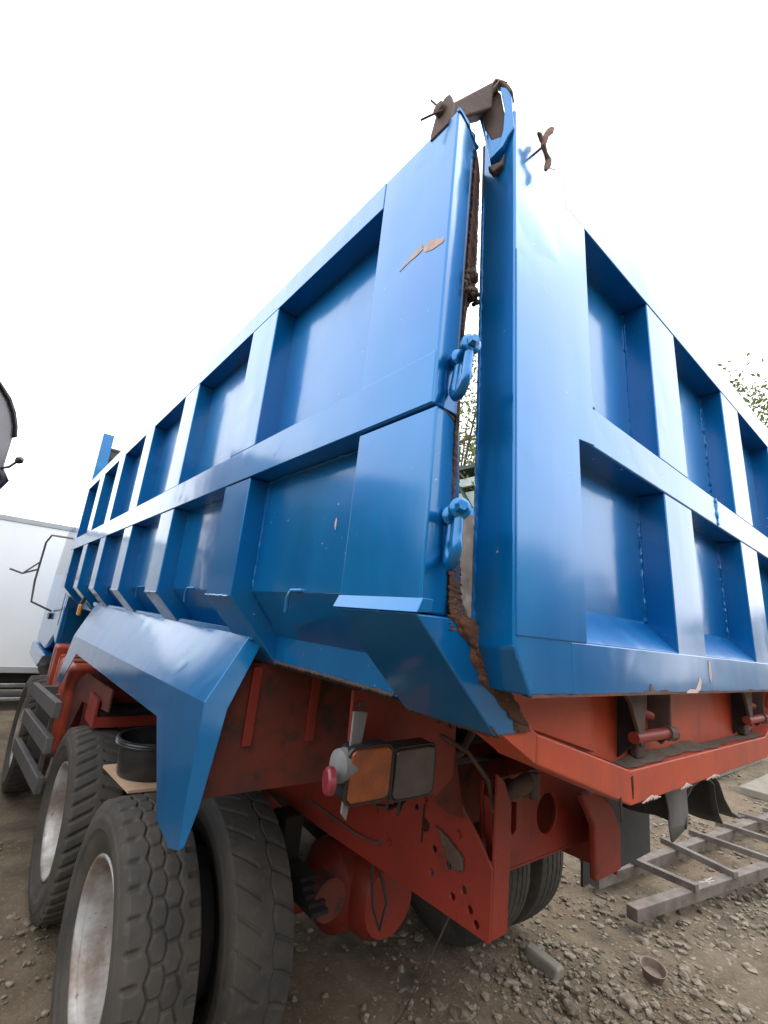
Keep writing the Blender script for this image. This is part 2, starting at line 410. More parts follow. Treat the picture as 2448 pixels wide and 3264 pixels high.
# rope hooks on the sloped sheet
for yb in (.585, 1.50, 2.39, 3.28, 4.14):
    x0 = .088
    MB().tube([(x0+.02, yb-.05, 1.958), (x0-.018, yb-.038, 1.968), (x0-.034, yb-.012, 1.966), (x0-.036, yb+.002, 1.945), (x0-.033, yb+.004, 1.905)], .006, 8).obj('rope_hook', BLUE, truck, smooth=True)
# weld beads at recess corners
def bead(pts, r, mat=BLUE):
    P = []; pts = [Vector(p) for p in pts]
    for a, b in zip(pts, pts[1:]):
        n = max(2, int((b-a).length/.012))
        for i in range(n): P.append(a.lerp(b, i/n)+Vector([random.uniform(-1, 1)*r*.35 for _ in range(3)]))
    P.append(pts[-1])
    return MB().tube(P, [r*random.uniform(.6, 1.35) for _ in P], 6).obj('weld_bead', mat, truck, smooth=True)
for i, (y0, y1) in enumerate(RIBS[:5]):
    bead([(.075, y0-.012, 2.34), (.075, y0-.012, 1.97), (.20, y0-.012, 1.825)], .004)
    bead([(.074, y1+.001, 3.02), (.074, y1+.001, 2.47)], .0035)
    bead([(0.001, y0-.005, 1.9375), (0.001, y1-.016, 1.9375)], .0035)
bead([(.073, .27, 2.343), (.073, .88, 2.343)], .005)
bead([(0.03, .002, 2.341), (.105, .026, 2.341)], .005, RUSTBROWN)
bead([(0.0, .0, 3.119), (.03, .006, 3.119), (.105, .03, 3.119)], .006)

# tub floor, front wall ------------------------------------------------
MB().box(.22, WID-.22, .135, LEN, 1.722, 1.745).obj('tub_floor', DARK, truck)
MB().box(.09, WID-.09, LEN-.03, LEN+.03, 1.72, 3.30).obj('front_wall', BLUE, truck, .004)
for x in (.0, WID-.11):
    MB().box(x, x+.11, LEN-.3, LEN-.19, 3.121, 3.70).obj('front_post', BLUE, truck, .005)
MB().box(.08, WID-.08, LEN-.24, LEN-.20, 3.05, 3.565).obj('headboard', GREYM, truck)
for z in (3.15, 3.3, 3.42, 3.53):
    MB().box(.10, WID-.10, LEN-.25, LEN-.24, z, z+.03).obj('headboard_slat', BLACKP, truck)
# tub cross members under the floor
for y in (1.5, 2.3, 3.1, 3.9, 4.7):
    MB().box(.24, WID-.24, y, y+.09, 1.60, 1.70).obj('cross_member', GRIMY_SHADED, truck, .004)

# tailgate (leans: its foot sits further back than its head) ------------
def TG(x, d, z): return (x, -.05-.042*(3.07-z)+d, z)
class TB(MB):
    def mesh(s, name, mat, fix=True):
        s.v = [TG(*p) for p in s.v]; return MB.mesh(s, name, mat, fix)
XR = 2.86
tailgate = TB().box(.43, XR-.02, .085, .097, 1.83, 3.20).obj('tailgate', BLUE, truck)
def T(mb, name='rib', bevel=.004, mat=BLUE, **k): return mb.obj(name, mat, tailgate, bevel, **k)
b = TB()   # left post with chamfered foot and a rounded inner corner
b.prism([(.16, 3.235), (.16, 1.88), (.21, 1.797), (.431, 1.797), (.431, 2.394), (.431, 2.511), (.53, 2.511), (.522, 2.53), (.515, 2.57), (.515, 3.235)], 'y', 0, .10)
T(b, 'post', .006, seg=3)
T(TB().prism([(.163, 2.79), (.235, 2.752), (.392, 2.742), (.44, 2.66), (.505, 2.535), (.505, 2.40), (.425, 2.39), (.425, 1.905), (.163, 1.905)], 'y', -.003, .002), 'doubler_plate', .002)
T(TB().box(XR-.25, XR, 0, .10, 1.797, 3.235), 'post', .006)
T(TB().box(.40, XR-.1, -.0008, .09, 3.102, 3.2342), 'top_rail', .004)
T(TB().box(.35, 1.4845, -.0006, .09, 2.395, 2.5105), 'middle_rail', .006, seg=3)
T(TB().box(1.4875, XR-.1, -.0006, .09, 2.395, 2.5105), 'middle_rail', .006, seg=3)
T(TB().box(.36, XR-.1, -.0008, .09, 1.7975, 1.905), 'bottom_rail', .004)
TR = [(.955, 1.205), (1.772, 2.03)]
for x0, x1 in TR:
    T(TB().box(x0, x1, .001, .09, 2.5107, 3.1018), 'rib')
    T(TB().box(x0+.012, x1, .001, .09, 1.90, 2.3947), 'lower_rib')
edges = [.4312]+[q for x0, x1 in TR for q in (x0+.011, x1+.001)]+[XR-.2502]
for i in range(0, len(edges), 2):
    T(TB().prism([(0.002, 1.9052), (.088, 1.9052), (.088, 1.99)], 'x', edges[i]+.001, edges[i+1]-.001), 'sloped_shelf', .002)
T(TB().box(.16, 2.86, .099, .104, 1.83, 3.20), 'inner_skin', 0, INNER)
def tbead(pts, r, mat=BLUE):
    P = []; pts = [Vector(TG(*p)) for p in pts]
    for a, c in zip(pts, pts[1:]):
        n = max(2, int((c-a).length/.010))
        for i in range(n): P.append(a.lerp(c, i/n)+Vector([random.uniform(-1, 1)*r*.4 for _ in range(3)]))
    P.append(pts[-1]); return MB().tube(P, [r*random.uniform(.55, 1.4) for _ in P], 6).obj('weld_bead', mat, tailgate, smooth=True)
tbead([(.1595, .098, 3.02), (.1595, .098, 1.9)], .0032)
tbead([(.158, .002, 1.885), (.21, .002, 1.799)], .004)
tbead([(1.486, -.001, 2.40), (1.486, -.001, 2.508)], .006)
for x0, x1 in TR:
    tbead([(x0, .084, 3.09), (x0, .084, 2.51)], .005)
    tbead([(x0+.010, .084, 2.39), (x0+.010, .084, 1.99)], .004)
# chipped foot of the tailgate
def tflake(pts, mat=FLAKE, name='paint_chip'):
    return TB().prism(pts, 'y', -.0025, .001).obj(name, mat, tailgate)
tflake([(1.205, 1.893), (1.22, 1.888), (1.222, 1.85), (1.212, 1.825), (1.203, 1.84), (1.207, 1.87)])
tflake([(.99, 1.797), (1.03, 1.808), (1.075, 1.806), (1.098, 1.822), (1.118, 1.842), (1.125, 1.83), (1.112, 1.808), (1.08, 1.797)])
tflake([(.70, 1.797), (.715, 1.806), (.735, 1.803), (.75, 1.822), (.765, 1.806), (.80, 1.803), (.83, 1.797)], RUSTBROWN)
def medge():
    rows = []
    n = 150
    for i in range(n+1):
        x = .21+(XR-.21)*i/n; h = .002+.003*random.random()+.008*max(0, sin(x*9)*sin(x*23+1))*random.random()
        rows.append([TG(x, -.0015, 1.797+h), TG(x, -.002, 1.7955), TG(x, .02, 1.7955)])
    MB().strip(rows).obj('rusty_hem', RUST, tailgate, solid=.001)
medge()

# tailgate top hinge ----------------------------------------------------
def plate(poly, x0, x1, name, mat, parent=truck, bevel=.003):
    return MB().prism(poly, 'x', x0, x1).obj(name, mat, parent, bevel)
NB = Vector((.893, .451, 0))
def facing(pts, name, mat, th, off=0., bev=.002):
    a = [Vector(p)+NB*off for p in pts]; k = len(a)
    mb = MB().add(a+[p+NB*th for p in a], [tuple(range(k)), tuple(range(2*k-1, k-1, -1))]+[(i, i+k, (i+1) % k+k, (i+1) % k) for i in range(k)])
    return mb.obj(name, mat, tailgate, bev)
facing([(.115, .039, 3.262), (.125, .021, 3.305), (.134, .003, 3.337), (.139, -.007, 3.319), (.145, -.019, 3.24), (.145, -.02, 3.166), (.131, .008, 3.165), (.123, .024, 3.208)], 'hinge_ear', RUSTBROWN, .012, .012)
facing([(.123, .024, 3.208), (.131, .008, 3.165), (.145, -.02, 3.166), (.142, -.013, 3.128), (.133, .004, 3.084), (.128, .014, 3.14)], 'hinge_ear', BLUE, .012, .0115)
facing([(.114, .043, 3.261), (.118, .036, 3.261), (.1335, .004, 3.095), (.132, .007, 3.085)], 'ear_flange', BLUE, .03)
facing([(.139, -.007, 3.323), (.148, -.025, 3.309), (.153, -.036, 3.278), (.158, -.045, 3.167), (.151, -.031, 3.14), (.147, -.023, 3.116), (.133, .004, 3.084), (.134, .002, 3.097), (.142, -.013, 3.128), (.145, -.02, 3.166), (.146, -.021, 3.239)], 'ear_flange', BLUE, .024, -.003)
facing([(.129, .013, 3.071), (.143, -.015, 3.076), (.148, -.026, 3.102), (.147, -.022, 3.063), (.135, 0, 3.046)], 'ear_foot', RUSTBROWN, .02, .004, .004)
# strap looped over the ear
pts = [(.114, .043, 3.256), (.115, .040, 3.281), (.123, .024, 3.313), (.134, .003, 3.345), (.143, -.015, 3.327), (.15, -.029, 3.301), (.154, -.037, 3.277)]
MB().strip([[Vector(p)-NB*.008+Vector((0, 0, .004)), Vector(p)+NB*.022+Vector((0, 0, .006))] for p in pts]).obj('strap', WEB, tailgate, smooth=True, solid=.005)
MB().strip([[Vector(p)-NB*.010+Vector((.006, -.008, -.006)), Vector(p)+NB*.01+Vector((.006, -.008, -.004))] for p in pts[1:5]]).obj('strap', WEB, tailgate, smooth=True, solid=.004)
# pivot lug on the tub and the hinge beam
plate([(.03, 3.10), (.022, 3.16), (.034, 3.20), (.05, 3.205), (.073, 3.194), (.092, 3.122), (.092, 3.10)], -.004, .010, 'hinge_lug', RUSTBROWN)
MB().lathe([(0, .001), (0, .016), (-.014, .016), (-.016, .012), (-.016, .001)], 'x', (-.004, .058, 3.165), 16).obj('pivot_pin', RUSTBROWN, truck, smooth=True)
MB().tube([(-.016, .04, 3.14), (-.03, .066, 3.136), (-.042, .09, 3.132)], .0028, 6).obj('split_pin', RUSTBROWN, truck, smooth=True)
MB().tube([(-.014, .066, 3.183), (-.028, .075, 3.196)], .0025, 6).obj('split_pin', RUSTBROWN, truck, smooth=True)
MB().hexa([(.005, .045, 3.125), (.005, .075, 3.125), (.005, .075, 3.185), (.005, .045, 3.185)], [(.125, .0, 3.245), (.125, .055, 3.245), (.125, .055, 3.345), (.125, .0, 3.345)]).obj('hinge_beam', RUSTBROWN, truck, .008)
MB().box(.03, .10, .03, .07, 3.119, 3.16).obj('hinge_seat', RUSTBROWN, truck, .004)

# bent scrap on the tailgate head
lf = MB()
lf.tube([(.282, -.078, 3.247), (.271, -.078, 3.229), (.257, -.076, 3.206), (.243, -.078, 3.169), (.239, -.079, 3.148), (.253, -.078, 3.134), (.265, -.078, 3.124), (.262, -.078, 3.104), (.253, -.078, 3.082)], [.005, .010, .008, .009, .007, .005, .008, .009, .004], 6)
lf.tube([(.216, -.076, 3.174), (.224, -.076, 3.176), (.234, -.076, 3.168), (.240, -.078, 3.158)], [.003, .006, .006, .005], 6)
lf.tube([(.261, -.078, 3.101), (.277, -.079, 3.106), (.294, -.080, 3.115)], .001, 5)
lf.tube([(.241, -.076, 3.150), (.2405, -.044, 3.147)], .0032, 6)
lf.obj('bent_tab', LEAFTIP, tailgate, smooth=True)

# bow shackles on the rear post ----------------------------------------
def shackle(x, y, z, tilt, axx):
    ax = Vector((axx, -1, .08)).normalized()           # pin direction, out from the post
    dn = Vector((tilt, 0, -1)).normalized()
    a = Vector((x, y, z)); b_ = a+ax*.052
    mid = (a+b_)/2
    pin = MB().tube([a-ax*.006, b_+ax*.006], .0115, 14).obj('shackle', BLUE, truck, smooth=True)
    bow = []
    for i in range(19):
        t = i/18
        if t < .3: p = a+dn*.062*(t/.3)
        elif t > .7: p = b_+dn*.062*((1-t)/.3)
        else:
            q = (t-.3)/.4*PI; p = mid-ax*math.cos(q)*.031+dn*(.062+.040*math.sin(q))
        bow.append(p)
    rr = [.0088+.0022*math.sin(PI*i/18) for i in range(19)]
    MB().tube(bow, rr, 12).obj('shackle_bow', BLUE, pin, smooth=True)
    for c, s_ in ((a, 1), (b_, 1)):
        MB().tube([c-ax*.010, c-ax*.006, c+ax*.006, c+ax*.010], [.015, .021, .021, .015], 16).obj('shackle_eye', BLUE, pin, smooth=True)
    MB().tube([b_+ax*.011, b_+ax*.014, b_+ax*.024], [.014, .014, .009], 6).obj('pin_head', BLUE, pin)
    MB().tube([a, a-ax*.03], .012, 10).obj('shackle_stub', BLUE, pin, smooth=True)
    return pin
shackle(.052, -.012, 2.462, -.10, -.45); shackle(.060, -.014, 2.118, -.04, -.62)

# rear fender -------------------------------------------------------------
def fender():
    def sheet(name, polys, parent=None):
        mb = MB()
        for p in polys: mb.add(p, [tuple(range(len(p)))])
        me = mb.mesh(name, BLUE)
        bm = bmesh.new(); bm.from_mesh(me); bmesh.ops.remove_doubles(bm, verts=bm.verts, dist=.0005)
        bmesh.ops.recalc_face_normals(bm, faces=bm.faces); bm.to_mesh(me); bm.free()
        for p in me.polygons: p.use_smooth = True
        o = bpy.data.objects.new(name, me); col.objects.link(o); adopt(o, parent or truck)
        md = o.modifiers.new('thickness', 'SOLIDIFY'); md.thickness = .005; md.offset = -1
        md = o.modifiers.new('bevel', 'BEVEL'); md.width = .012; md.segments = 3; md.limit_method = 'ANGLE'; md.angle_limit = math.radians(18); md.harden_normals = True
        return o
    tF, tR = (.12, 4.05, 1.81), (.135, .955, 1.828)       # inner top edge
    bF, bR = (0, 3.90, 1.562), (0, .93, 1.602)            # bend
    lF, lR = (0, 3.58, 1.455), (0, 1.385, 1.47)           # lower edge
    tipF, tipB = (0, 4.24, 1.165), (0, 4.06, 1.15)
    cL = (0, .935, 1.30); inb = (0, 1.165, 1.19); t1 = (0, 1.01, 1.165); t2 = (0, .925, 1.19)
    rT, rM, rL, rB = (.16, .925, 1.785), (.075, .915, 1.583), (.04, .92, 1.30), (.012, .915, 1.20)
    sheet('fender', [[tF, bF, bR, tR], [bF, tipF, tipB, lF], [bF, lF, lR, bR], [lR, inb, t1, t2, cL, bR],
                     [tR, bR, rM, rT], [bR, cL, rL, rM], [cL, t2, rB, rL]])
fender()
fender_far = None
# body strip that carries the fender
MB().box(.125, .20, .93, 4.2, 1.80, 1.83).obj('fender_ledge', BLUE, truck, .003)

# chassis ------------------------------------------------------------------
def rail(x0, x1, name, holes):
    poly = [(.47, .925), (.47, 1.14), (.52, 1.20), (.61, 1.285), (.70, 1.355), (.78, 1.415), (.86, 1.43), (1.0, 1.32), (8.0, 1.32), (8.0, .95), (1.5, .90), (.95, .915)]
    o = MB().prism(poly, 'x', x0, x1).obj(name, FRAME, truck, .003)
    if holes:
        c = MB()
        for y, z, r in holes: c.lathe([(-.05, 0.0001), (-.05, r), (.05, r), (.05, .0001)], 'x', (x0, y, z), 14)
        cut(o, c)
    return o
HOLES = [(1.18, 1.17, .017), (.79, 1.16, .022), (.735, 1.10, .011), (.66, 1.075, .012), (.74, 1.02, .012), (.585, 1.03, .012), (.555, .985, .012), (.635, .99, .012), (.525, .955, .012), (.92, 1.21, .013), (.845, 1.205, .011)]
rail_l = rail(.90, .91, 'frame_rail', HOLES)
MB().prism([(.911, .93), (1.0, .93), (1.0, 1.32), (.955, 1.40), (.911, 1.43)], 'y', .47, .482).obj('rail_end_flange', FRAME, truck, .003)
MB().box(.911, 1.0, .485, 8.0, .93, .94).obj('rail_flange', FRAME, truck)
rail(1.81, 1.82, 'frame_rail', [])
# dark box painting in the shade of the gap behind the left rail
MB().box(.93, .99, .9, 7.6, .98, 1.30).obj('rail_gap_shade', DARK, truck)
for y, z in ((.80, 1.245), (.87, 1.27), (1.0, 1.27), (1.08, 1.12), (1.25, 1.26), (1.32, 1.03), (.98, 1.03), (.62, 1.19)):
    MB().lathe([(0, .0001), (0, .014), (-.010, .013), (-.010, .0001)], 'x', (.8995, y, z), 6).obj('frame_bolt', FRAME, truck)
MB().tube([(.893, 1.7, 1.29), (.888, 1.3, 1.285), (.89, 1.05, 1.30), (.885, .9, 1.33), (.86, .75, 1.37), (.80, .65, 1.42)], .009, 8).obj('air_line', BLACKP, truck, smooth=True)
MB().tube([(.895, 1.6, .99), (.89, 1.2, .985), (.89, 1.05, 1.0), (.92, 1.0, 1.05)], .006, 8).obj('brake_line', HOSE, truck, smooth=True)
for k in range(3):
    MB().tube([(.40+.05*k, .52, 1.46), (.43+.05*k, .56, 1.37-.02*k), (.56+.02*k, .62, 1.33), (.74, .70, 1.345+.012*k), (.88, .85, 1.31)], .005, 6).obj('lamp_cable', BLACKP, truck, smooth=True)
MB().tube([(.70, .565, 1.55), (.80, .52, 1.50), (.90, .50, 1.40), (.96, .52, 1.30)], .008, 8).obj('air_line', HOSE, truck, smooth=True)
# right rail tail: bent arm
MB().prism([(1.46, 1.30), (1.60, 1.30), (1.72, 1.235), (1.815, 1.12), (1.815, .955), (1.585, .955), (1.575, 1.16)], 'y', .45, .485).obj('tail_arm', FRAME, truck, .012)
# rear cross member with a round hole
cm = MB().box(1.005, 1.80, .60, .615, 1.03, 1.36).obj('rear_cross_member', FRAME, truck, .003)
c = MB(); c.lathe([(-.05, .0001), (-.05, .078), (.05, .078), (.05, .0001)], 'y', (1.45, .60, 1.185), 28); cut(cm, c)
MB().box(1.0, 1.8, .60, .74, 1.02, 1.029).obj('cross_member_lip', FRAME, truck)
# tow hook block
tb = MB().prism([(.955, 1.33), (1.03, 1.365), (1.10, 1.375), (1.16, 1.36), (1.16, 1.13), (.985, 1.12)], 'y', .53, .56).obj('tow_bracket', FRAME, truck, .006)
c = MB(); c.prism([(.968, 1.275), (1.018, 1.285), (1.022, 1.20), (.998, 1.16), (.978, 1.20)], 'y', .5, .6)
c.prism([(1.085, 1.30), (1.12, 1.295), (1.12, 1.20), (1.098, 1.185), (1.078, 1.22)], 'y', .5, .6); cut(tb, c)
MB().tube([(1.02, .52, 1.33), (1.06, .48, 1.37), (1.10, .47, 1.385), (1.135, .49, 1.36), (1.13, .52, 1.33)], [.025, .032, .035, .03, .022], 12).obj('tow_jaw', RUSTBROWN, truck, smooth=True)
MB().tube([(1.11, .45, 1.33), (1.11, .45, 1.42)], .018, 10).obj('tow_pin', RUSTBROWN, truck, smooth=True)
MB().prism([(.70, 1.165), (.735, 1.185), (.66, 1.165), (.59, 1.13), (.585, 1.09), (.62, 1.075), (.655, 1.10), (.675, 1.11), (.67, 1.13), (.69, 1.13)], 'x', .885, .8995).obj('rail_hook', RUSTBROWN, truck, .004)
for z in (1.20, 1.13):
    MB().tube([(.896, .80, z+.06), (.893, .80, z-.03)], .003, 5).obj('wire', BLACKP, truck)
# sub frame, hoist and guts under the tub
for x in (.88, 1.78): MB().box(x, x+.10, .95, 5.6, 1.44, 1.70).obj('sub_frame', GRIMY_SHADED, truck, .003)
for x in (1.0, 1.5): MB().box(x, x+.2, 1.1, 5.3, 1.33, 1.58).obj('hoist_body', DARK, truck)
for y in (1.05, 1.74, 2.4, 3.1, 4.0): MB().box(.91, 1.82, y, y+.08, .98, 1.26).obj('cross_tie', GRIMY_SHADED, truck)
# V shaped rear bolster under the tailgate
VT = [(.215, 1.80), (.40, 1.70), (.87, 1.578), (2.28, 1.578), (2.62, 1.70), (2.785, 1.80)]
VB = [(.225, 1.715), (.40, 1.635), (.87, 1.488), (2.28, 1.488), (2.62, 1.635), (2.775, 1.715)]
VT = [(x, z) for x, z in VT]
b = MB(); b.prism(VT[1:5]+VB[1:5][::-1], 'y', .0, .11); bol = b.obj('rear_bolster', ORANGE, truck, .006)
b = MB(); b.prism([(.245, 1.80), (.40, 1.70), (.398, 1.637), (.245, 1.718), (.245, 1.72)], 'y', .001, .10); b.obj('bolster_end', ORANGE, truck, .004)
b = MB(); b.prism([(2.755, 1.80), (2.6, 1.70), (2.602, 1.637), (2.755, 1.718)], 'y', .001, .10); b.obj('bolster_end', ORANGE, truck, .004)
MB().prism([(.28, 1.86), (.28, 1.72), (.41, 1.645), (.87, 1.50), (2.28, 1.50), (2.6, 1.645), (2.72, 1.72), (2.72, 1.86)], 'y', .062, .074).obj('rear_sheet', ORANGE, truck)
MB().prism([(.262, 1.845), (.50, 1.845), (.74, 1.76), (.76, 1.62), (.42, 1.702)], 'y', .048, .0605).obj('rear_gusset', ORANGE, truck, .003)
# dirt resting on the bolster
def dirtbank():
    rows = []
    n = 140
    for i in range(n+1):
        x = .62+1.75*i/n; z = 1.580 if x > .87 else 1.580+(.87-x)*.26
        hh = .002+.012*max(0, sin(x*5.3+1.1)+.5*sin(x*13+1))*(.85+.15*random.random())
        rows.append([(x, .012+.008*sin(x*11)+.005*sin(x*37+2)+random.uniform(0, .003), z+.0008), (x, .035, z+.5*hh), (x, .06, z+hh*1.6)])
    MB().strip(rows).obj('caked_dirt', DIRT, truck)
dirtbank()
for a_, b_ in ((.93, 1.06), (1.22, 1.32), (1.46, 1.60)):
    ragged([(a_, -.002, 1.489), ((a_+b_)/2, -.002, 1.500), (b_, -.002, 1.489)], [(a_, -.002, 1.487), ((a_+b_)/2, -.002, 1.487), (b_, -.002, 1.487)], 30, .35, 'paint_chip', FLAKE, truck, .0015)
for xx, zz in ((.872, 1.56), (.80, 1.515)):
    MB().prism([(xx-.004, zz), (xx+.004, zz+.004), (xx+.009, zz-.03), (xx+.004, zz-.055)], 'y', -.002, .002).obj('crack', BLACKHOLE, truck)
# hinge brackets below the tailgate
def low_bracket(x):
    MB().prism([(x, 1.80), (x+.17, 1.80), (x+.155, 1.72), (x+.145, 1.655), (x+.13, 1.635), (x+.095, 1.70), (x+.06, 1.755)], 'y', -.012, .0).obj('latch_bracket', RUSTBROWN, truck, .003)
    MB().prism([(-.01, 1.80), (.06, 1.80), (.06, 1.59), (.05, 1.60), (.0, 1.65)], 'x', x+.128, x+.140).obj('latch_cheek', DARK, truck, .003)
    MB().prism([(-.01, 1.80), (.06, 1.80), (.06, 1.64), (.02, 1.62), (-.01, 1.66)], 'x', x+.345, x+.356).obj('latch_cheek', RUSTBROWN, truck, .003)
    MB().tube([(x+.10, .0, 1.660), (x+.345, .0, 1.660)], .0165, 14).obj('latch_pin', FRAME, truck, smooth=True)
    MB().tube([(x+.33, .0, 1.66), (x+.385, .0, 1.655)], .023, 9).obj('pin_boss', RUSTBROWN, truck)
    MB().tube([(x+.14, .03, 1.732), (x+.235, .005, 1.712)], .013, 10).obj('latch_pin', FRAME, truck, smooth=True)
    MB().box(x+.20, x+.26, .03, .06, 1.585, 1.66).obj('latch_stop', RUSTBROWN, truck, .01)
    MB().tube([(x+.385, .02, 1.80), (x+.368, .01, 1.70), (x+.36, .005, 1.665)], .006, 6).obj('latch_rod', RUSTBROWN, truck)
low_bracket(.79)
low_bracket(1.90)

# inner mud panel and its straps, light plate ------------------------------
MB().prism([(.035, 1.30), (.9, 1.30), (.9, 1.72), (.17, 1.72), (.02, 1.50)], 'y', .985, .995).obj('mud_panel', GRIMY_SHADED, truck, .002)
for x in (.17, .42): MB().box(x, x+.035, .970, .984, 1.45, 1.71).obj('panel_strap', FRAME, truck, .002)
lp = MB().prism([(.305, 1.70), (.78, 1.70), (.78, 1.41), (.70, 1.36), (.31, 1.52)], 'y', .56, .572).obj('light_plate', FRAME, truck, .002)
MB().prism([(.70, 1.345), (.73, 1.50), (.80, 1.50), (.87, 1.26), (.80, 1.28)], 'y', .575, .585).obj('gusset_plate', GRIMY_SHADED, truck, .003)
for x, z in ((.335, 1.655), (.56, 1.64), (.69, 1.60), (.75, 1.58)):
    MB().lathe([(0, .0001), (0, .012), (-.008, .012), (-.008, .0001)], 'y', (x, .559, z), 6).obj('plate_bolt', RUSTBROWN, truck)
# rear lamps turned a little outward
ang = math.radians(-12)
def lampframe(cx, cy, cz):
    M_ = Matrix.Translation((cx, cy, cz)) @ Matrix.Rotation(ang, 4, 'Z') @ Matrix.Rotation(math.radians(-5), 4, 'Y')
    return M_
def rrect(w_, h_, r, skew=0, k=5):
    P = []
    for (sx, sy, a0) in ((1, 1, 0), (-1, 1, 90), (-1, -1, 180), (1, -1, 270)):
        for i in range(k+1):
            a = math.radians(a0+90*i/k); x = sx*(w_/2-r)+r*cos(a); z = sy*(h_/2-r)+r*sin(a); P.append((x+skew*z, z))
    return P
def lamp(cx, cy, cz, w_, h_, lensmat, name):
    M_ = lampframe(cx, cy, cz)
    def build(poly, y0, y1, nm, mat, par, bev):
        mb = MB(); mb.prism(poly, 'y', y0, y1); mb.v = [tuple(M_ @ Vector(p)) for p in mb.v]
        return mb.obj(nm, mat, par, bev, seg=3)
    h = build(rrect(w_, h_, .022, .10), -.0, .06, name, BLACKP, truck, .004)
    build(rrect(w_-.012, h_-.012, .018, .10), -.014, -.0005, 'lens', lensmat, h, .006)
    rim = MB()
    P = rrect(w_-.004, h_-.004, .021, .10); P = [(x, -.004, z) for x, z in P]
    rim.tube(P+[P[0]], .0045, 6); rim.v = [tuple(M_ @ Vector(p)) for p in rim.v]; rim.obj('lens_rim', BLACKP, h, smooth=True)
    return h, M_
h, M1 = lamp(.303, .45, 1.502, .137, .142, AMBER, 'turn_lamp')
lamp(.455, .435, 1.497, .146, .142, CLEAR, 'reverse_lamp')
MB().lathe([(0, .0001), (0, .052), (.02, .058), (.05, .058), (.05, .0001)], 'y', (.475, .452, 1.53), 24).obj('lamp_bulb_bowl', CHROME, truck, smooth=True) if False else None
# grey strap and side reflector
MB().prism([(.255, 1.655), (.305, 1.652), (.285, 1.50), (.268, 1.38), (.250, 1.40), (.255, 1.52)], 'y', .482, .49).obj('lamp_strap', GREYR, truck, .002)
MB().lathe([(0, .0001), (0, .026), (.012, .042), (.05, .046), (.05, .0001)], 'x', (.215, .49, 1.517), 26).obj('reflector_bowl', GREYR, truck, smooth=True)
rf = MB().lathe([(-.008, .0001), (-.008, .029), (-.002, .034), (.012, .034), (.012, .0001)], 'x', (0, 0, 0), 30)
RM = Matrix.Translation((.178, .46, 1.494)) @ Matrix.Rotation(math.radians(-18), 4, 'Z')
rf.v = [tuple(RM @ Vector(p)) for p in rf.v]; rf.obj('side_reflector', REDL, truck, smooth=True)
MB().tube([(.62, .66, 1.50), (.76, .62, 1.44), (.86, .60, 1.47), (.93, .60, 1.55)], .014, 10).obj('air_hose', HOSE, truck, smooth=True)
MB().tube([(.98, 1.2, .98), (.99, 1.15, .7), (1.04, 1.15, .60), (1.07, 1.15, .7), (1.06, 1.2, .8)], .007, 6).obj('brake_hose', BLACKP, truck, smooth=True)
MB().tube([(.915, .65, .925), (1.02, .85, .62), (1.18, 1.12, .25), (1.30, 1.36, -.005)], .003, 5).obj('hanging_wire', RUSTBROWN, truck, smooth=True)

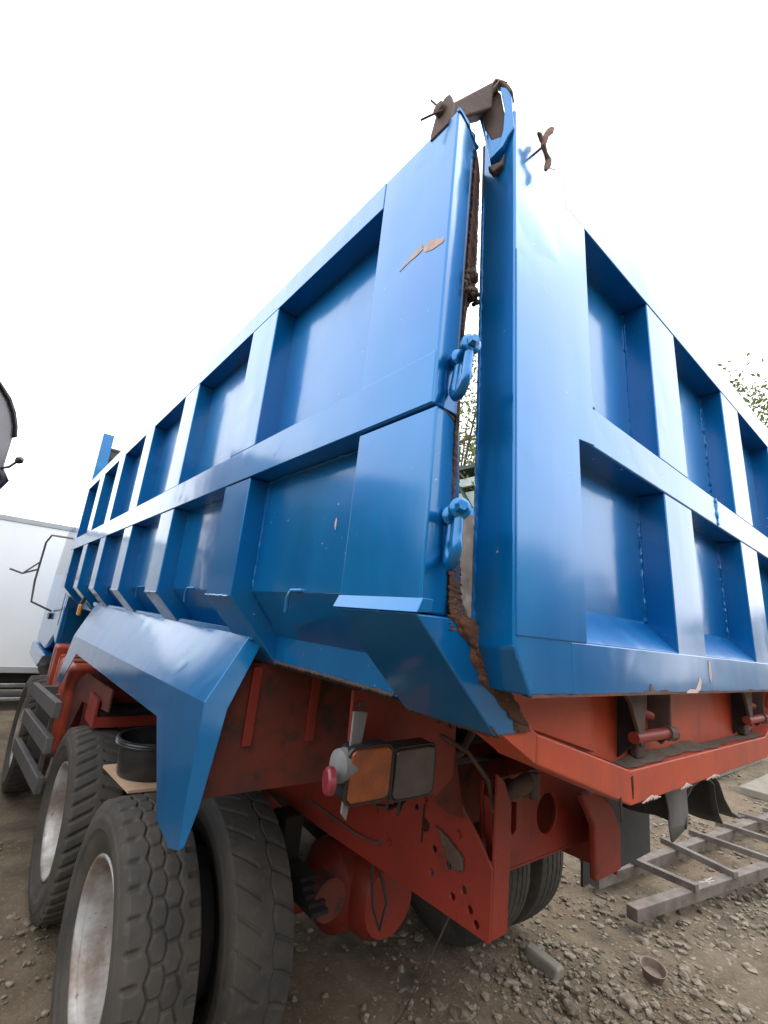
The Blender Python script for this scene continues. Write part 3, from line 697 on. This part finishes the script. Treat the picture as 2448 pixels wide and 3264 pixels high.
# wheels -------------------------------------------------------------------
R0 = .525; TW = .30
def tyre_mesh(kind, nseg):
    """x from 0 (outer) to TW (inner); treads differ in pattern"""
    side = [(.055, .300), (.040, .315), (.030, .338), (.026, .341), (.026, .346), (.022, .350), (.014, .385), (.008, .404), (.004, .407), (.004, .412), (.003, .440), (.004, .458), (.008, .462), (.009, .468), (.014, .487), (.020, .500)]
    ntr = 64
    tread = []
    for i in range(ntr+1):
        u = i/ntr; x = .024+(TW-.048)*u; r = R0-.010*(2*u-1)**2-(.004 if i in (0, ntr) else 0); tread.append((x, r, u))
    prof = [(x, r, None) for x, r in side]+tread+[(TW-x, r, None) for x, r in side[::-1]]
    A = np.linspace(0, 2*PI, nseg, endpoint=False); s = A/(2*PI)
    V = []
    for j, (x, r, u) in enumerate(prof):
        rr = np.full(nseg, r)
        if u is not None:
            c = 2*u-1; d = np.zeros(nseg)
            def groove(dist, wd, dep): return dep*np.clip(1.5-np.abs(dist)/wd, 0, 1)
            def saw(n, ph=0): return np.abs(((s*n+ph) % 1)-.5)*4-1        # triangle -1..1
            if kind == 'block':
                n = 36
                z = saw(n)
                for c0 in (-.42, .42):
                    d = np.maximum(d, groove((c-c0-.070*saw(n)), .030, .013))
                d = np.maximum(d, groove(c-.065*saw(n, .5), .024, .010))
                if -.42 < c < .42:
                    d = np.maximum(d, groove((((s*n+(.5 if c < -.02 else 0)+.15*c) % 1)-.5)/n*6.28/.6, .020, .009))
                if c < -.62 or c > .62:
                    d = np.maximum(d, groove((((s*n) % 1)-.5)/n*6.28/.6, .030, .013*min(1, (abs(c)-.62)/.12)))
            elif kind == 'worn':
                n = 30
                if c < -.25: d = np.maximum(d, groove((((s*n+.5*c*c) % 1)-.5)/n*6.28/.6, .024, .011))
                if c > .15: d = np.maximum(d, groove((((s*n-.9*c) % 1)-.5)/n*6.28/.6, .022, .008))
                d = np.maximum(d, groove(c+.25-.05*saw(n), .022, .006))
            elif kind == 'lug':
                n = 44
                ph = 0 if c < 0 else .5
                if abs(c) > .07:
                    d = np.maximum(d, groove((((s*n+ph-.75*abs(c)) % 1)-.5)/n*6.28/.6, .020+.012*abs(c), .014*min(1, (abs(c)-.07)/.12)))
            else:
                n = 60
                for c0 in (-.6, -.2, .2, .6): d = np.maximum(d, groove(c-c0-.03*saw(n, c0), .030, .010))
                d = np.maximum(d, groove((((s*n*1.5) % 1)-.5)/n*6.28/.8, .008, .003)*(abs(c) > .75))
            rr = rr-d
        else:
            # side wall: moulded rings and shoulder notches
            pass
        V.append(np.stack([np.full(nseg, x), rr*np.cos(A), rr*np.sin(A)], -1))
    V = np.concatenate(V); k = nseg; nr = len(prof)
    i = np.arange(nr-1)[:, None]*k; j = np.arange(k)[None]; j2 = (j+1) % k
    F = np.stack([i+j, i+j2, i+k+j2, i+k+j], -1).reshape(-1, 4)
    me = bpy.data.meshes.new('tyre'); me.from_pydata(V.tolist(), [], F.tolist()); me.materials.append(TYRE)
    for p in me.polygons: p.use_smooth = True
    return me
TM = {k: tyre_mesh(k, n) for k, n in (('block', 960), ('worn', 720), ('lug', 520), ('rib', 420))}
disc = MB().lathe([(.060, .292), (.034, .300), (.030, .314), (.038, .316), (.046, .306), (.062, .292), (.09, .284), (.20, .278), (.226, .268), (.236, .24), (.234, .19), (.226, .165), (.226, .14), (.228, .0001)], 'x', (0, 0, 0), 72)
disc_me = disc.mesh('wheel', RIM)
disc_front = MB().lathe([(.046, .306), (.030, .314), (.04, .300), (.06, .285), (.05, .26), (.03, .20), (.03, .0001)], 'x', (0, 0, 0), 56).mesh('wheel', RIM)
for me in (disc_me, disc_front):
    for p in me.polygons: p.use_smooth = True
hub_me = MB().lathe([(.226, .105), (.19, .10), (.16, .085), (.15, .06), (.15, .0001)], 'x', (0, 0, 0), 32).mesh('hub', RIM)
for p in hub_me.polygons: p.use_smooth = True
nut_me = MB().lathe([(0, .017), (-.028, .016), (-.03, .0001)], 'x', (0, 0, 0), 6).mesh('wheel_nut', RUSTBROWN)
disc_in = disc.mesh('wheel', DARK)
def wheel(x, y, kind, flip=False, rot=0., outer=True, dm=None, z=R0):
    wo = bpy.data.objects.new('wheel', dm or disc_me); col.objects.link(wo)
    adopt(wo, truck)
    # inner wheels of a pair are mounted the other way round
    ry = PI if flip else 0
    wo.matrix_basis = Matrix.Translation((x, y, z)) @ Matrix.Rotation(ry, 4, 'Z') @ Matrix.Rotation(rot, 4, 'X')
    t = bpy.data.objects.new('tyre', TM[kind]); col.objects.link(t); t.parent = wo
    if outer:
        h_ = bpy.data.objects.new('hub', hub_me); col.objects.link(h_); h_.parent = wo
        for q in range(8):
            a = 2*PI*q/8
            n_ = bpy.data.objects.new('wheel_nut', nut_me); col.objects.link(n_); n_.parent = wo; n_.location = (.226, .14*cos(a), .14*sin(a))
    return wo
Y1, Y2, YF = 1.74, 3.10, 5.35
for yy, ko, ki, rr in ((Y1, 'block', 'worn', .35), (Y2, 'lug', 'lug', 1.1)):
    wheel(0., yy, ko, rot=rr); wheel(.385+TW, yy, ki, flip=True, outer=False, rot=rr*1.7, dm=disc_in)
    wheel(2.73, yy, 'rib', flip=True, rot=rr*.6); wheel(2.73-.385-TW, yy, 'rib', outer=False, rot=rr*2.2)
wheel(-.10, YF, 'lug', dm=disc_front, outer=False, rot=.4)
wheel(2.76, YF, 'rib', flip=True, dm=disc_front, outer=False, rot=.2)
# axles
for yy in (Y1, Y2):
    MB().lathe([(-.72, .075), (-.34, .085), (-.26, .15), (-.20, .215), (0, .235), (.20, .215), (.26, .15), (.34, .085), (.72, .075)], 'x', (1.36, yy, .50), 40).obj('axle_housing', FRAME, truck, smooth=True)
    MB().lathe([(-.10, .0001), (-.10, .16), (-.03, .20), (.15, .21), (.15, .0001)], 'y', (1.36, yy-.2, .50), 36).obj('diff_cover', FRAME, truck, smooth=True)
    for x in (.82, 1.80):
        for i in range(5): MB().box(x, x+.09, yy-.38+.03*i, yy+.38-.03*i, .58+.022*i+.02, .58+.022*i+.038).obj('spring_leaf', DARK, truck)
        MB().box(x-.01, x+.10, yy-.07, yy+.07, .56, .90).obj('spring_saddle', DARK, truck, .01)
    for x in (.20, 2.30): MB().lathe([(0, .0001), (0, .285), (.22, .285), (.22, .0001)], 'x', (x, yy, R0), 40).obj('brake_drum', DARK, truck, smooth=True)
    MB().lathe([(0, .0001), (0, .09), (.12, .09), (.14, .05), (.22, .04), (.22, .0001)], 'y', (.95, yy-.33, .62), 20).obj('brake_chamber', GRIMY_SHADED, truck, smooth=True)
MB().lathe([(-.8, .06), (.8, .06)], 'x', (1.36, YF, .48), 16).obj('front_axle', DARK, truck)
MB().tube([(1.36, 1.5, .55), (1.36, 5.5, .85)], .06, 14).obj('drive_shaft', DARK, truck, smooth=True)

# side guard, tank, boxes -----------------------------------------------
for (p, q) in (((-.055, 3.40, 1.10), (-.085, 4.75, 1.02)), ((-.045, 3.45, .86), (-.10, 4.75, .80)), ((-.035, 3.52, .59), (-.118, 4.68, .58))):
    MB().bar(p, q, .045, .105).obj('side_guard_bar', GREYM, truck, .006)
for y in (3.75, 4.5):
    MB().box(-.06, .35, y, y+.05, .5, 1.08).obj('guard_post', GREYM, truck, .004) if y > 4 else MB().bar((-.03, 3.72, .5), (-.03, 3.72, 1.15), .04, .03, (1, 0, 0)).obj('guard_post', RUSTBROWN, truck)
tank = MB().box(.06, .72, 4.15, 5.0, .60, 1.31).obj('fuel_tank', ORANGE, truck, .06, seg=4)
for y in (4.35, 4.8): MB().box(.054, .726, y, y+.04, .595, 1.317).obj('tank_band', ORANGE, tank, .05, seg=3)
for y in (4.26, 4.58, 4.9): MB().box(.1, .6, y, y+.02, 1.308, 1.325).obj('tank_rib', RUSTBROWN, tank)
MB().box(.05, .70, 5.12, 5.42, .70, 1.36).obj('battery_box', ORANGE, truck, .02)
MB().tube([(.049, 5.2, 1.34), (.049, 5.28, 1.2), (.049, 5.22, 1.05), (.049, 5.3, .9)], .004, 5).obj('box_cable', BLACKP, truck)
# front mud guard over the steering wheel and the arch sheet over the second axle
MB().prism([(4.12, .80), (4.12, 1.17), (3.8, 1.29), (2.8, 1.33), (2.8, 1.2), (3.7, 1.1), (4.0, .8)], 'x', .13, .14).obj('arch_sheet', GRIMY_SHADED, truck)
MB().box(.14, .88, 3.62, 3.63, .7, 1.32).obj('arch_sheet', GRIMY_SHADED, truck)
# hollow cross box above the second axle
hb = MB()
hb.box(.10, .85, 3.28, 3.295, 1.065, 1.235); hb.box(.10, .85, 3.0, 3.28, 1.065, 1.08); hb.box(.10, .115, 3.0, 3.28, 1.0801, 1.235)
hb.box(.116, .85, 3.0, 3.012, 1.0801, 1.13)
hb.obj('cross_box', FRAME, truck)
MB().box(.12, .84, 3.02, 3.27, 1.085, 1.16).obj('cross_box_fill', DARK, truck)
MB().box(.03, .06, 4.25, 4.33, 1.70, 1.80).obj('side_marker_lamp', AMBLAMP, truck, .015, seg=3)
MB().bar((.05, 4.3, 1.80), (.07, 4.3, 1.86), .03, .02, (0, 1, 0)).obj('marker_bracket', BLACKP, truck)
MB().tube([(.30+.045*cos(i*.9), 4.6+.045*sin(i*.9), 1.35+i*.004) for i in range(75)], .008, 6).obj('spiral_hose', BLACKP, truck, smooth=True)

# cab ---------------------------------------------------------------------
cabp = [(5.86, 1.28), (5.86, 2.95), (7.5, 2.95), (7.95, 2.2), (8.05, 1.3), (8.05, 1.15), (6.9, 1.15), (6.6, 1.22), (6.25, 1.36)]
cab_x0 = .10
cab = MB().prism(cabp, 'x', cab_x0, 2.7).obj('cab', BLUE, truck, .04, seg=4)
MB().prism([(6.15, 2.10), (6.15, 2.75), (7.35, 2.75), (7.72, 2.12)], 'x', cab_x0-.006, cab_x0+.01).obj('cab_window', GLASS, cab, .004)
MB().prism([(6.05, 1.5), (6.05, 2.85), (6.06, 2.85), (6.06, 1.5)], 'x', cab_x0-.004, cab_x0+.01).obj('door_seam', BLACKP, cab)
MB().prism([(6.03, 2.04), (6.03, 2.85), (6.10, 2.85), (6.10, 2.04)], 'x', cab_x0-.03, cab_x0-.006).obj('door_frame', LIGHTG, cab, .008)
MB().box(cab_x0-.035, cab_x0-.004, 6.9, 7.1, 1.52, 1.60).obj('door_handle', BLACKP, cab, .01)
MB().prism([(6.3, 1.14), (8.1, 1.14), (8.1, .95), (6.75, .95), (6.5, 1.05)], 'x', .06, .4).obj('cab_step', BLUE, cab, .02)
MB().box(.2, 2.6, 5.9, 8.0, .75, 1.13).obj('cab_underside', DARK, cab)
MB().box(.30, .55, 7.3, 8.1, .55, .95).obj('front_bumper', ORANGE, cab, .03)
MB().tube([(.10, 6.1, 2.52), (-.12, 7.0, 2.60), (-.16, 7.05, 2.50), (-.17, 7.02, 1.98), (-.15, 6.98, 1.72), (.09, 6.95, 1.62)], .013, 8).obj('mirror_rail', GREYM, cab, smooth=True)
MB().tube([(-.16, 7.03, 2.14), (-.32, 7.0, 2.06), (-.46, 7.0, 2.10)], .012, 8).obj('mirror_arm', GREYM, cab, smooth=True)
MB().tube([(-.16, 7.03, 2.24), (-.32, 7.0, 2.06)], .010, 8).obj('mirror_arm', GREYM, cab, smooth=True)

# rubber flaps behind the right wheels ----------------------------------
def sheet_profile(prof, y0, y1, name, mat, thick=.008, wob=.01):
    rows = []
    for i in range(9):
        y = y0+(y1-y0)*i/8
        rows.append([(x+wob*sin(9*z+i*.8), y+random.uniform(-1, 1)*.002, z+wob*.5*sin(i*.9+6*x)) for x, z in prof])
    return MB().strip(rows).obj(name, mat, truck, smooth=True, solid=thick)
sheet_profile([(1.66, 1.49), (1.67, 1.36), (1.70, 1.28), (1.76, 1.22), (1.78, 1.15)], .19, .205, 'rubber_flap', GREYR) if False else None
g = MB(); g.strip([[(1.63, .2, 1.49), (1.88, .2, 1.49)], [(1.645, .2, 1.36), (1.86, .2, 1.34)], [(1.69, .205, 1.29), (1.87, .2, 1.27)], [(1.70, .21, 1.23), (1.885, .205, 1.22)], [(1.72, .21, 1.17), (1.885, .21, 1.20)]])
g.obj('rubber_flap', GREYR, truck, smooth=True, solid=.008)
arc = [(1.868, 1.20), (1.862, 1.26)]+[(2.06-.20*cos(PI*i/12), 1.275+.088*sin(PI*i/12)) for i in range(1, 11)]+[(2.255, 1.25), (2.285, 1.18), (2.33, 1.14)]
sheet_profile(arc, .20, .46, 'rubber_flap', BLACKR)
arc2 = [(1.95, 1.375), (2.05, 1.392), (2.15, 1.388), (2.25, 1.365), (2.34, 1.31), (2.41, 1.23), (2.50, 1.16), (2.62, 1.12), (2.74, 1.11)]
sheet_profile(arc2, .21, .62, 'rubber_flap', BLACKR)
MB().box(1.95, 2.75, .70, .712, .75, 1.46).obj('mud_flap', BLACKR, truck)

# ------------------------------------------------------------------ bucket on a board
board = MB().add([(.052, 2.27, 1.041), (.086, 1.865, 1.041), (.48, 1.84, 1.041), (.47, 2.29, 1.041), (.052, 2.27, 1.053), (.086, 1.865, 1.053), (.48, 1.84, 1.053), (.47, 2.29, 1.053)], [(0,1,2,3), (7,6,5,4), (0,4,5,1), (1,5,6,2), (2,6,7,3), (3,7,4,0)]).obj('plywood_board', PLY)
tag(board, 'small tan plywood board lying on the tyres under a bucket', 'board')
bk = MB().lathe([(.002, .0001), (.002, .160), (.010, .167), (.145, .182), (.145, .197), (.152, .200), (.157, .195), (.162, .200), (.168, .195), (.173, .198), (.176, .190), (.172, .180), (.155, .176), (.02, .158), (.02, .0001)], 'z', (0, 0, 0), 56).obj('bucket', BLACKP, smooth=True)
bk.location = (.245, 2.085, 1.053)
tag(bk, 'round black plastic tub with a ridged rim standing on the plywood board', 'bucket')

# ------------------------------------------------------------------ white box truck ahead
bt = empty('box_truck', (-1.5, 9.9, 0), 'white box truck parked crosswise beyond the blue cab', 'truck')
bx = MB().box(-5.0, 1.9, 9.0, 11.2, .62, 2.95).obj('cargo_box', WHITE, bt, .02)
MB().box(-5.02, 1.92, 8.985, 11.22, 2.90, 2.985).obj('roof_trim', LIGHTG, bx, .01)
MB().box(-5.02, 1.92, 8.985, 11.22, .56, .66).obj('bottom_rail', LIGHTG, bx, .01)
for x in (-3.4, -1.8): MB().box(x, x+.012, 8.993, 8.999, .67, 2.89).obj('panel_seam', LIGHTG, bx)
MB().box(-5.0, 1.85, 9.1, 11.1, .30, .559).obj('underframe', DARK, bt)
MB().box(-3.6, .9, 9.02, 9.06, .34, .40).obj('side_guard', CHROME, bt, .01)
MB().box(-3.6, .9, 9.02, 9.06, .14, .19).obj('side_guard', CHROME, bt, .01)
MB().box(-7.0, -5.15, 9.05, 11.15, .55, 2.5).obj('cab', WHITE, bt, .12, seg=4)
for x in (-6.2, 1.0):
    for y in (9.02, 10.9):
        t = bpy.data.objects.new('wheel', disc_front); col.objects.link(t); t.parent = bt; t.matrix_parent_inverse = WORLD[bt.name].inverted()
        t.matrix_basis = Matrix.Translation((x, y, .46)) @ Matrix.Rotation(PI/2 if y < 10 else -PI/2, 4, 'Z') @ Matrix.Scale(.88, 4)
        t2 = bpy.data.objects.new('tyre', TM['rib']); col.objects.link(t2); t2.parent = t

# ------------------------------------------------------------------ grey truck cab at the left edge
gc = empty('grey_truck', (-2.0, 5.2, 0), 'grey truck cab with a black mirror cropped at the left edge', 'truck')
poly = []
for px, pz in ((-3.1, .5), (-.72, .5), (-.72, 3.02), (-.735, 3.12), (-.775, 3.22), (-.83, 3.31), (-.92, 3.40), (-1.05, 3.46), (-3.1, 3.46)): poly.append((px, pz))
GROT = Matrix.Translation((-.72, 4.0, 0)) @ Matrix.Rotation(math.radians(24), 4, 'Z') @ Matrix.Translation((.72, -4.0, 0))
gcb = MB().prism(poly, 'y', 4.0, 6.4).obj('cab_shell', CABGREY, gc, .03, seg=3)
MB().prism([(-.712, 3.04), (-.73, 3.125), (-.77, 3.23), (-.825, 3.32), (-.92, 3.41), (-1.05, 3.47), (-1.05, 3.455), (-.92, 3.39), (-.835, 3.30), (-.785, 3.215), (-.745, 3.115), (-.724, 3.03)], 'y', 3.97, 6.43).obj('roof_edge', BLACKP, gcb, .003)
MB().box(-2.9, -.95, 3.985, 4.0, 2.2, 3.05).obj('rear_window', GLASS, gcb, .003)
MB().tube([(-.80, 3.99, 2.74), (-.73, 3.92, 2.78), (-.69, 3.9, 2.845)], .010, 8).obj('mirror_stalk', BLACKP, gcb, smooth=True)
MB().tube([(-.70, 3.9, 2.83), (-.685, 3.9, 2.85), (-.672, 3.9, 2.87)], [.018, .03, .018], 12).obj('mirror_head', BLACKP, gcb, smooth=True)
MB().tube([(-.76, 3.98, 2.75), (-.722, 3.96, 2.68), (-.75, 3.98, 2.58)], [.03, .035, .02], 12).obj('mirror_head', BLACKP, gcb, smooth=True)
for x in (-2.95, -1.05):
    t = bpy.data.objects.new('wheel', disc_front); col.objects.link(t); t.parent = gc; t.matrix_parent_inverse = WORLD[gc.name].inverted()
    t.matrix_basis = Matrix.Translation((x, 5.3, R0)) @ Matrix.Rotation(PI if x > -2 else 0, 4, 'Z')
    t2 = bpy.data.objects.new('tyre', TM['rib']); col.objects.link(t2); t2.parent = t


for o in [gc]: o.matrix_world = GROT @ WORLD[gc.name]

# ------------------------------------------------------------------ steel ladder frame on the ground
ld = empty('steel_frame', (4.6, 1.2, 0), 'rusty ladder shaped steel frame with chalk marks lying on the dirt', 'frame')
MB().bar((3.38, 1.085, .10), (7.9, .30, .11), .085, .085).obj('long_bar', STEELBAR, ld, .006)
MB().bar((3.62, 1.475, .08), (8.1, 1.02, .10), .085, .085).obj('long_bar', STEELBAR, ld, .006)
for (p, q) in (((4.18, 1.50, .142), (4.10, .90, .168)), ((4.95, 1.46, .142), (4.70, .80, .168)), ((5.50, 1.40, .142), (5.42, .68, .168)), ((6.15, 1.35, .142), (6.05, .56, .168)), ((6.8, 1.30, .145), (6.75, .45, .17)), ((7.4, 1.2, .145), (7.4, .35, .17))):
    MB().bar(p, q, .055, .05).obj('rung', STEELBAR, ld, .004)
def chalk(a, b_, z, wd):
    MB().bar((*a, z), (*b_, z), wd, .002).obj('chalk_mark', CHALK, ld)
for a, b_ in (((3.66, 1.44), (3.84, 1.48)), ((3.68, 1.50), (3.86, 1.43)), ((3.74, 1.44), (3.74, 1.50)), ((3.82, 1.425), (3.88, 1.485)), ((4.30, .95), (4.46, .89)), ((4.36, .89), (4.42, .945)), ((4.33, .93), (4.50, .92))):
    chalk(a, b_, .1235 if a[1] > 1.2 else .1445, .013 if a[1] > 1.2 else .007)

lump([(3.7+.13*k+random.uniform(-.05, .05), 1.0-.022*k+random.uniform(-.08, .08), .01) for k in range(24)], .03, 'mud_clod', DIRT, ld)

# ------------------------------------------------------------------ loose things on the ground
cup = MB().lathe([(.004, .0001), (.004, .045), (.075, .062), (.078, .064), (.075, .058), (.03, .045), (.03, .0001)], 'z', (0, 0, 0), 28).obj('tin_cup', TIN, smooth=True)
cup.location = (2.98, .80, -.004); cup.rotation_euler = (.18, -.12, 0); cup.scale = (1.15, 1.15, .9); tag(cup, 'round rusty tin cup half sunk among the gravel', 'cup')
slab = MB().box(8.6, 12.5, .4, 1.75, -.01, .10).obj('concrete_slab', CONC, None, .015); tag(slab, 'pale flat concrete slab behind the black rubber flaps', 'slab')
slab = MB().box(9.0, 12.0, 2.2, 2.6, -.01, .16).obj('kerb_block', CONC, None, .02); tag(slab, 'pale concrete kerb block at the far right of the yard', 'kerb')
def rock(r, flat=.6, sub=2, seed=0):
    rs = np.random.default_rng(seed); bm = bmesh.new(); bmesh.ops.create_icosphere(bm, subdivisions=sub, radius=r)
    pl = [(Vector(rs.normal(size=3)).normalized(), r*rs.uniform(.55, .85)) for _ in range(9)]
    for v in bm.verts:
        for n_, d in pl:
            e = v.co.dot(n_)-d
            if e > 0: v.co -= n_*e
        v.co.z *= flat
    me = bpy.data.meshes.new('stone'); bm.to_mesh(me); bm.free(); me.materials.append(STONE); return me
barst = MB().hexa([(2.44, 1.33, -.02), (2.54, 1.36, -.02), (2.53, 1.355, .055), (2.45, 1.335, .05)], [(2.41, 1.10, -.02), (2.52, 1.10, -.02), (2.51, 1.10, .05), (2.42, 1.10, .055)]).obj('broken_kerb', CONC, None, .02, seg=3)
tag(barst, 'long broken concrete piece lying in gravel behind the frame rail', 'concrete piece')
big = [((1.735, 1.235), .062, 'palest rounded stone at the lower edge beneath the frame rail'), ((2.62, .78), .06, 'broad grey angular stone left of the rusty tin cup'),
       ((3.30, .98), .05, 'grey stone in the small pile nearest the steel frame end'), ((3.42, .90), .042, 'smaller grey stone beside the pile near the steel frame end'), ((3.25, .87), .04, 'flat stone between tin cup and steel frame end'),
       ((3.78, .66), .05, 'lone pale stone on bare mud right of the tin cup'), ((3.05, .60), .045, 'dark upright stone right of and below the tin cup'), ((2.30, .95), .055, 'brown wedge shaped stone beside the broken concrete piece')]
for i, ((x, y), r, lab) in enumerate(big):
    o = bpy.data.objects.new('stone', rock(r, .55, 2, 100+i)); col.objects.link(o); o.location = (x, y, r*.12); o.rotation_euler = (0, 0, i*1.3)
    tag(o, lab, 'stone', 'larger stones in the gravel')

def gravel():
    bases = []
    for s_ in range(6):
        bm = bmesh.new(); bmesh.ops.create_icosphere(bm, subdivisions=1, radius=1.)
        rs = np.random.default_rng(s_)
        v = np.array([list(q.co) for q in bm.verts])*rs.uniform(.55, 1.25, (len(bm.verts), 1)); bm.verts.ensure_lookup_table()
        f = np.array([[q.index for q in ff.verts] for ff in bm.faces]); bm.free(); bases.append((v, f))
    VV, FF, off = [], [], 0
    def drop(x, y, r):
        nonlocal off
        v, f = bases[rng.integers(6)]
        a = rng.uniform(0, 2*PI); c_, s_ = math.cos(a), math.sin(a)
        q = v*np.array([r*rng.uniform(.7, 1.4), r, r*rng.uniform(.45, .8)])
        q = np.stack([q[:, 0]*c_-q[:, 1]*s_+x, q[:, 0]*s_+q[:, 1]*c_+y, q[:, 2]+r*.15-.006], -1)
        VV.append(q); FF.append(f+off); off += len(v)
    def dens(x, y):
        d = .12+.25*max(0, math.sin(x*1.7+1)*math.sin(y*2.3+.5))
        d += 1.5*math.exp(-((x-2.3)/1.1)**2-((y-.7)/.6)**2)
        d += .5*math.exp(-((x-4.2)/1.2)**2-((y-.7)/.25)**2)
        d += .45*math.exp(-((x-3.3)/.5)**2-((y-1.9)/.4)**2)
        return d
    n = 0
    while n < 14000:
        x, y = rng.uniform(-1.4, 6.5), rng.uniform(-.3, 3.2)
        if rng.uniform(0, 1.3) < dens(x, y):
            u = rng.uniform(); r = .0045+.022*u**5+(.018 if rng.uniform() < .04 else 0); drop(x, y, r); n += 1
    for _ in range(1600):
        drop(rng.uniform(5, 12), rng.uniform(-1, 5), .012+.03*rng.uniform()**3)
    for _ in range(1500):
        drop(rng.uniform(-1.6, -.1), rng.uniform(2.2, 6.5), .006+.02*rng.uniform()**4)
    me = bpy.data.meshes.new('gravel'); me.from_pydata(np.concatenate(VV).tolist(), [], np.concatenate(FF).tolist()); me.materials.append(STONE)
    o = bpy.data.objects.new('gravel', me); col.objects.link(o); o['kind'] = 'stuff'; o['label'] = 'loose gravel and rubble scattered over the dirt yard'
gravel()

# ------------------------------------------------------------------ shed, trees
sh = empty('shed', (12.5, 10, 0), 'tall open shed with dark green steel frame seen through the tailgate gap', 'shed')
for x in (10.4, 16): 
    for y in (5.2, 14): MB().box(x, x+.18, y, y+.18, 0, 6.6).obj('shed_post', GREENP, sh)
MB().box(10.2, 16.4, 4.9, 14.5, 7.0, 7.12).obj('shed_roof', GREENP, sh)
MB().box(10.3, 10.42, 4.9, 14.5, 6.45, 6.72).obj('eave_beam', PALEP, sh)
MB().box(10.45, 10.55, 5.2, 14.2, 3.0, 6.3).obj('shed_wall', PALEP, sh)
for i in range(8): MB().bar((10.28, 5.0+1.2*i, 5.6), (10.28, 5.6+1.2*i, 6.45), .08, .10, (1, 0, 0)).obj('shed_brace', GREENP, sh)
for i in range(12): MB().bar((10.25, 5.0+.8*i, 6.72), (10.25, 5.3+.8*i, 7.0), .05, .05, (1, 0, 0)).obj('truss_web', RUSTBROWN, sh)

def tree(x, y, h, cr, nl, label, seed, leaf=.09, group='trees beyond the yard', trunk_h=.45, lo=.35):
    rs = np.random.default_rng(seed)
    t = empty('tree', (x, y, 0), label, 'tree', group)
    tr = MB()
    th = h*trunk_h
    tr.tube([(x, y, -.1), (x+.05, y, th*.5), (x-.04, y+.05, th), (x, y, h*.8)], [.20*h/8, .15*h/8, .11*h/8, .03], 9)
    clumps = []
    for i in range(26):
        a = rs.uniform(0, 2*PI); rr = cr*math.sqrt(rs.uniform(0, 1)); zz = h*rs.uniform(lo, .97)
        rr *= math.sqrt(max(.05, 1-((zz/h-.62)/.42)**2))
        c_ = np.array([x+rr*math.cos(a), y+rr*math.sin(a), zz]); clumps.append(c_)
        s0 = (x, y, min(th+rs.uniform(-.1, .25)*h, zz*.9)); mid = ((s0[0]+c_[0])/2, (s0[1]+c_[1])/2, (s0[2]+c_[2])/2+.2)
        tr.tube([s0, mid, tuple(c_)], [.045*h/8, .028*h/8, .008], 5)
    tr.obj('trunk', BARK, t)
    cen = np.array(clumps)[rs.integers(0, len(clumps), nl)]
    P = cen+rs.normal(0, 1, (nl, 3))*np.array([cr*.17, cr*.17, cr*.13])
    u = rs.normal(size=(nl, 3)); u /= np.linalg.norm(u, axis=1)[:, None]
    v = rs.normal(size=(nl, 3)); v -= u*(u*v).sum(1)[:, None]; v /= np.linalg.norm(v, axis=1)[:, None]
    s_ = leaf*rs.uniform(.6, 1.3, (nl, 1))
    V = np.stack([P-u*s_, P+v*s_*.45, P+u*s_, P-v*s_*.45], 1).reshape(-1, 3)
    F = np.arange(nl*4).reshape(-1, 4)
    me = bpy.data.meshes.new('crown'); me.from_pydata(V.tolist(), [], F.tolist()); me.materials.append(LEAF)
    o = bpy.data.objects.new('crown', me); col.objects.link(o); adopt(o, t)
tree(13.8, 2.0, 9.6, 2.0, 6500, 'leafy tree showing above the right end of the tailgate', 3, .075)
tree(12.6, 11.6, 14.0, 3.4, 9000, 'tall leafy tree seen through the slit beside the tailgate', 5, .10)
# unseen trees behind and left of the yard, added for the glossy paint to mirror
def wood(name, x0, x1, y0, y1, h0, h1, n, label, seed):
    rs = np.random.default_rng(seed)
    nc = 60
    cx, cy, ch = rs.uniform(x0, x1, nc), rs.uniform(y0, y1, nc), rs.uniform(h0, h1, nc)
    k = rs.integers(0, nc, n)
    P = np.stack([cx[k]+rs.normal(0, 1.0, n), cy[k]+rs.normal(0, .8, n), ch[k]*rs.uniform(.02, 1, n)**.7], -1)
    u = rs.normal(size=(n, 3)); u /= np.linalg.norm(u, axis=1)[:, None]
    v = rs.normal(size=(n, 3)); v -= u*(u*v).sum(1)[:, None]; v /= np.linalg.norm(v, axis=1)[:, None]
    s_ = rs.uniform(.2, .5, (n, 1))
    V = np.stack([P-u*s_, P+v*s_*.5, P+u*s_, P-v*s_*.5], 1).reshape(-1, 3); F = np.arange(n*4).reshape(-1, 4)
    me = bpy.data.meshes.new(name); me.from_pydata(V.tolist(), [], F.tolist()); me.materials.append(LEAFDARK)
    o = bpy.data.objects.new(name, me); col.objects.link(o); o['kind'] = 'stuff'; o['label'] = label
wood('tree_belt', -30, 40, -22, -15, 6., 9.5, 22000, 'unseen belt of trees behind the viewer, added for the paint to mirror', 11)
wood('tree_belt', -26, -18, -14, 30, 5., 7.5, 14000, 'unseen belt of trees left of the yard, added for the paint to mirror', 12)
wood('tree_belt', 24, 30, -16, 40, 3.5, 5.5, 9000, 'belt of trees along the far right side of the yard', 13)
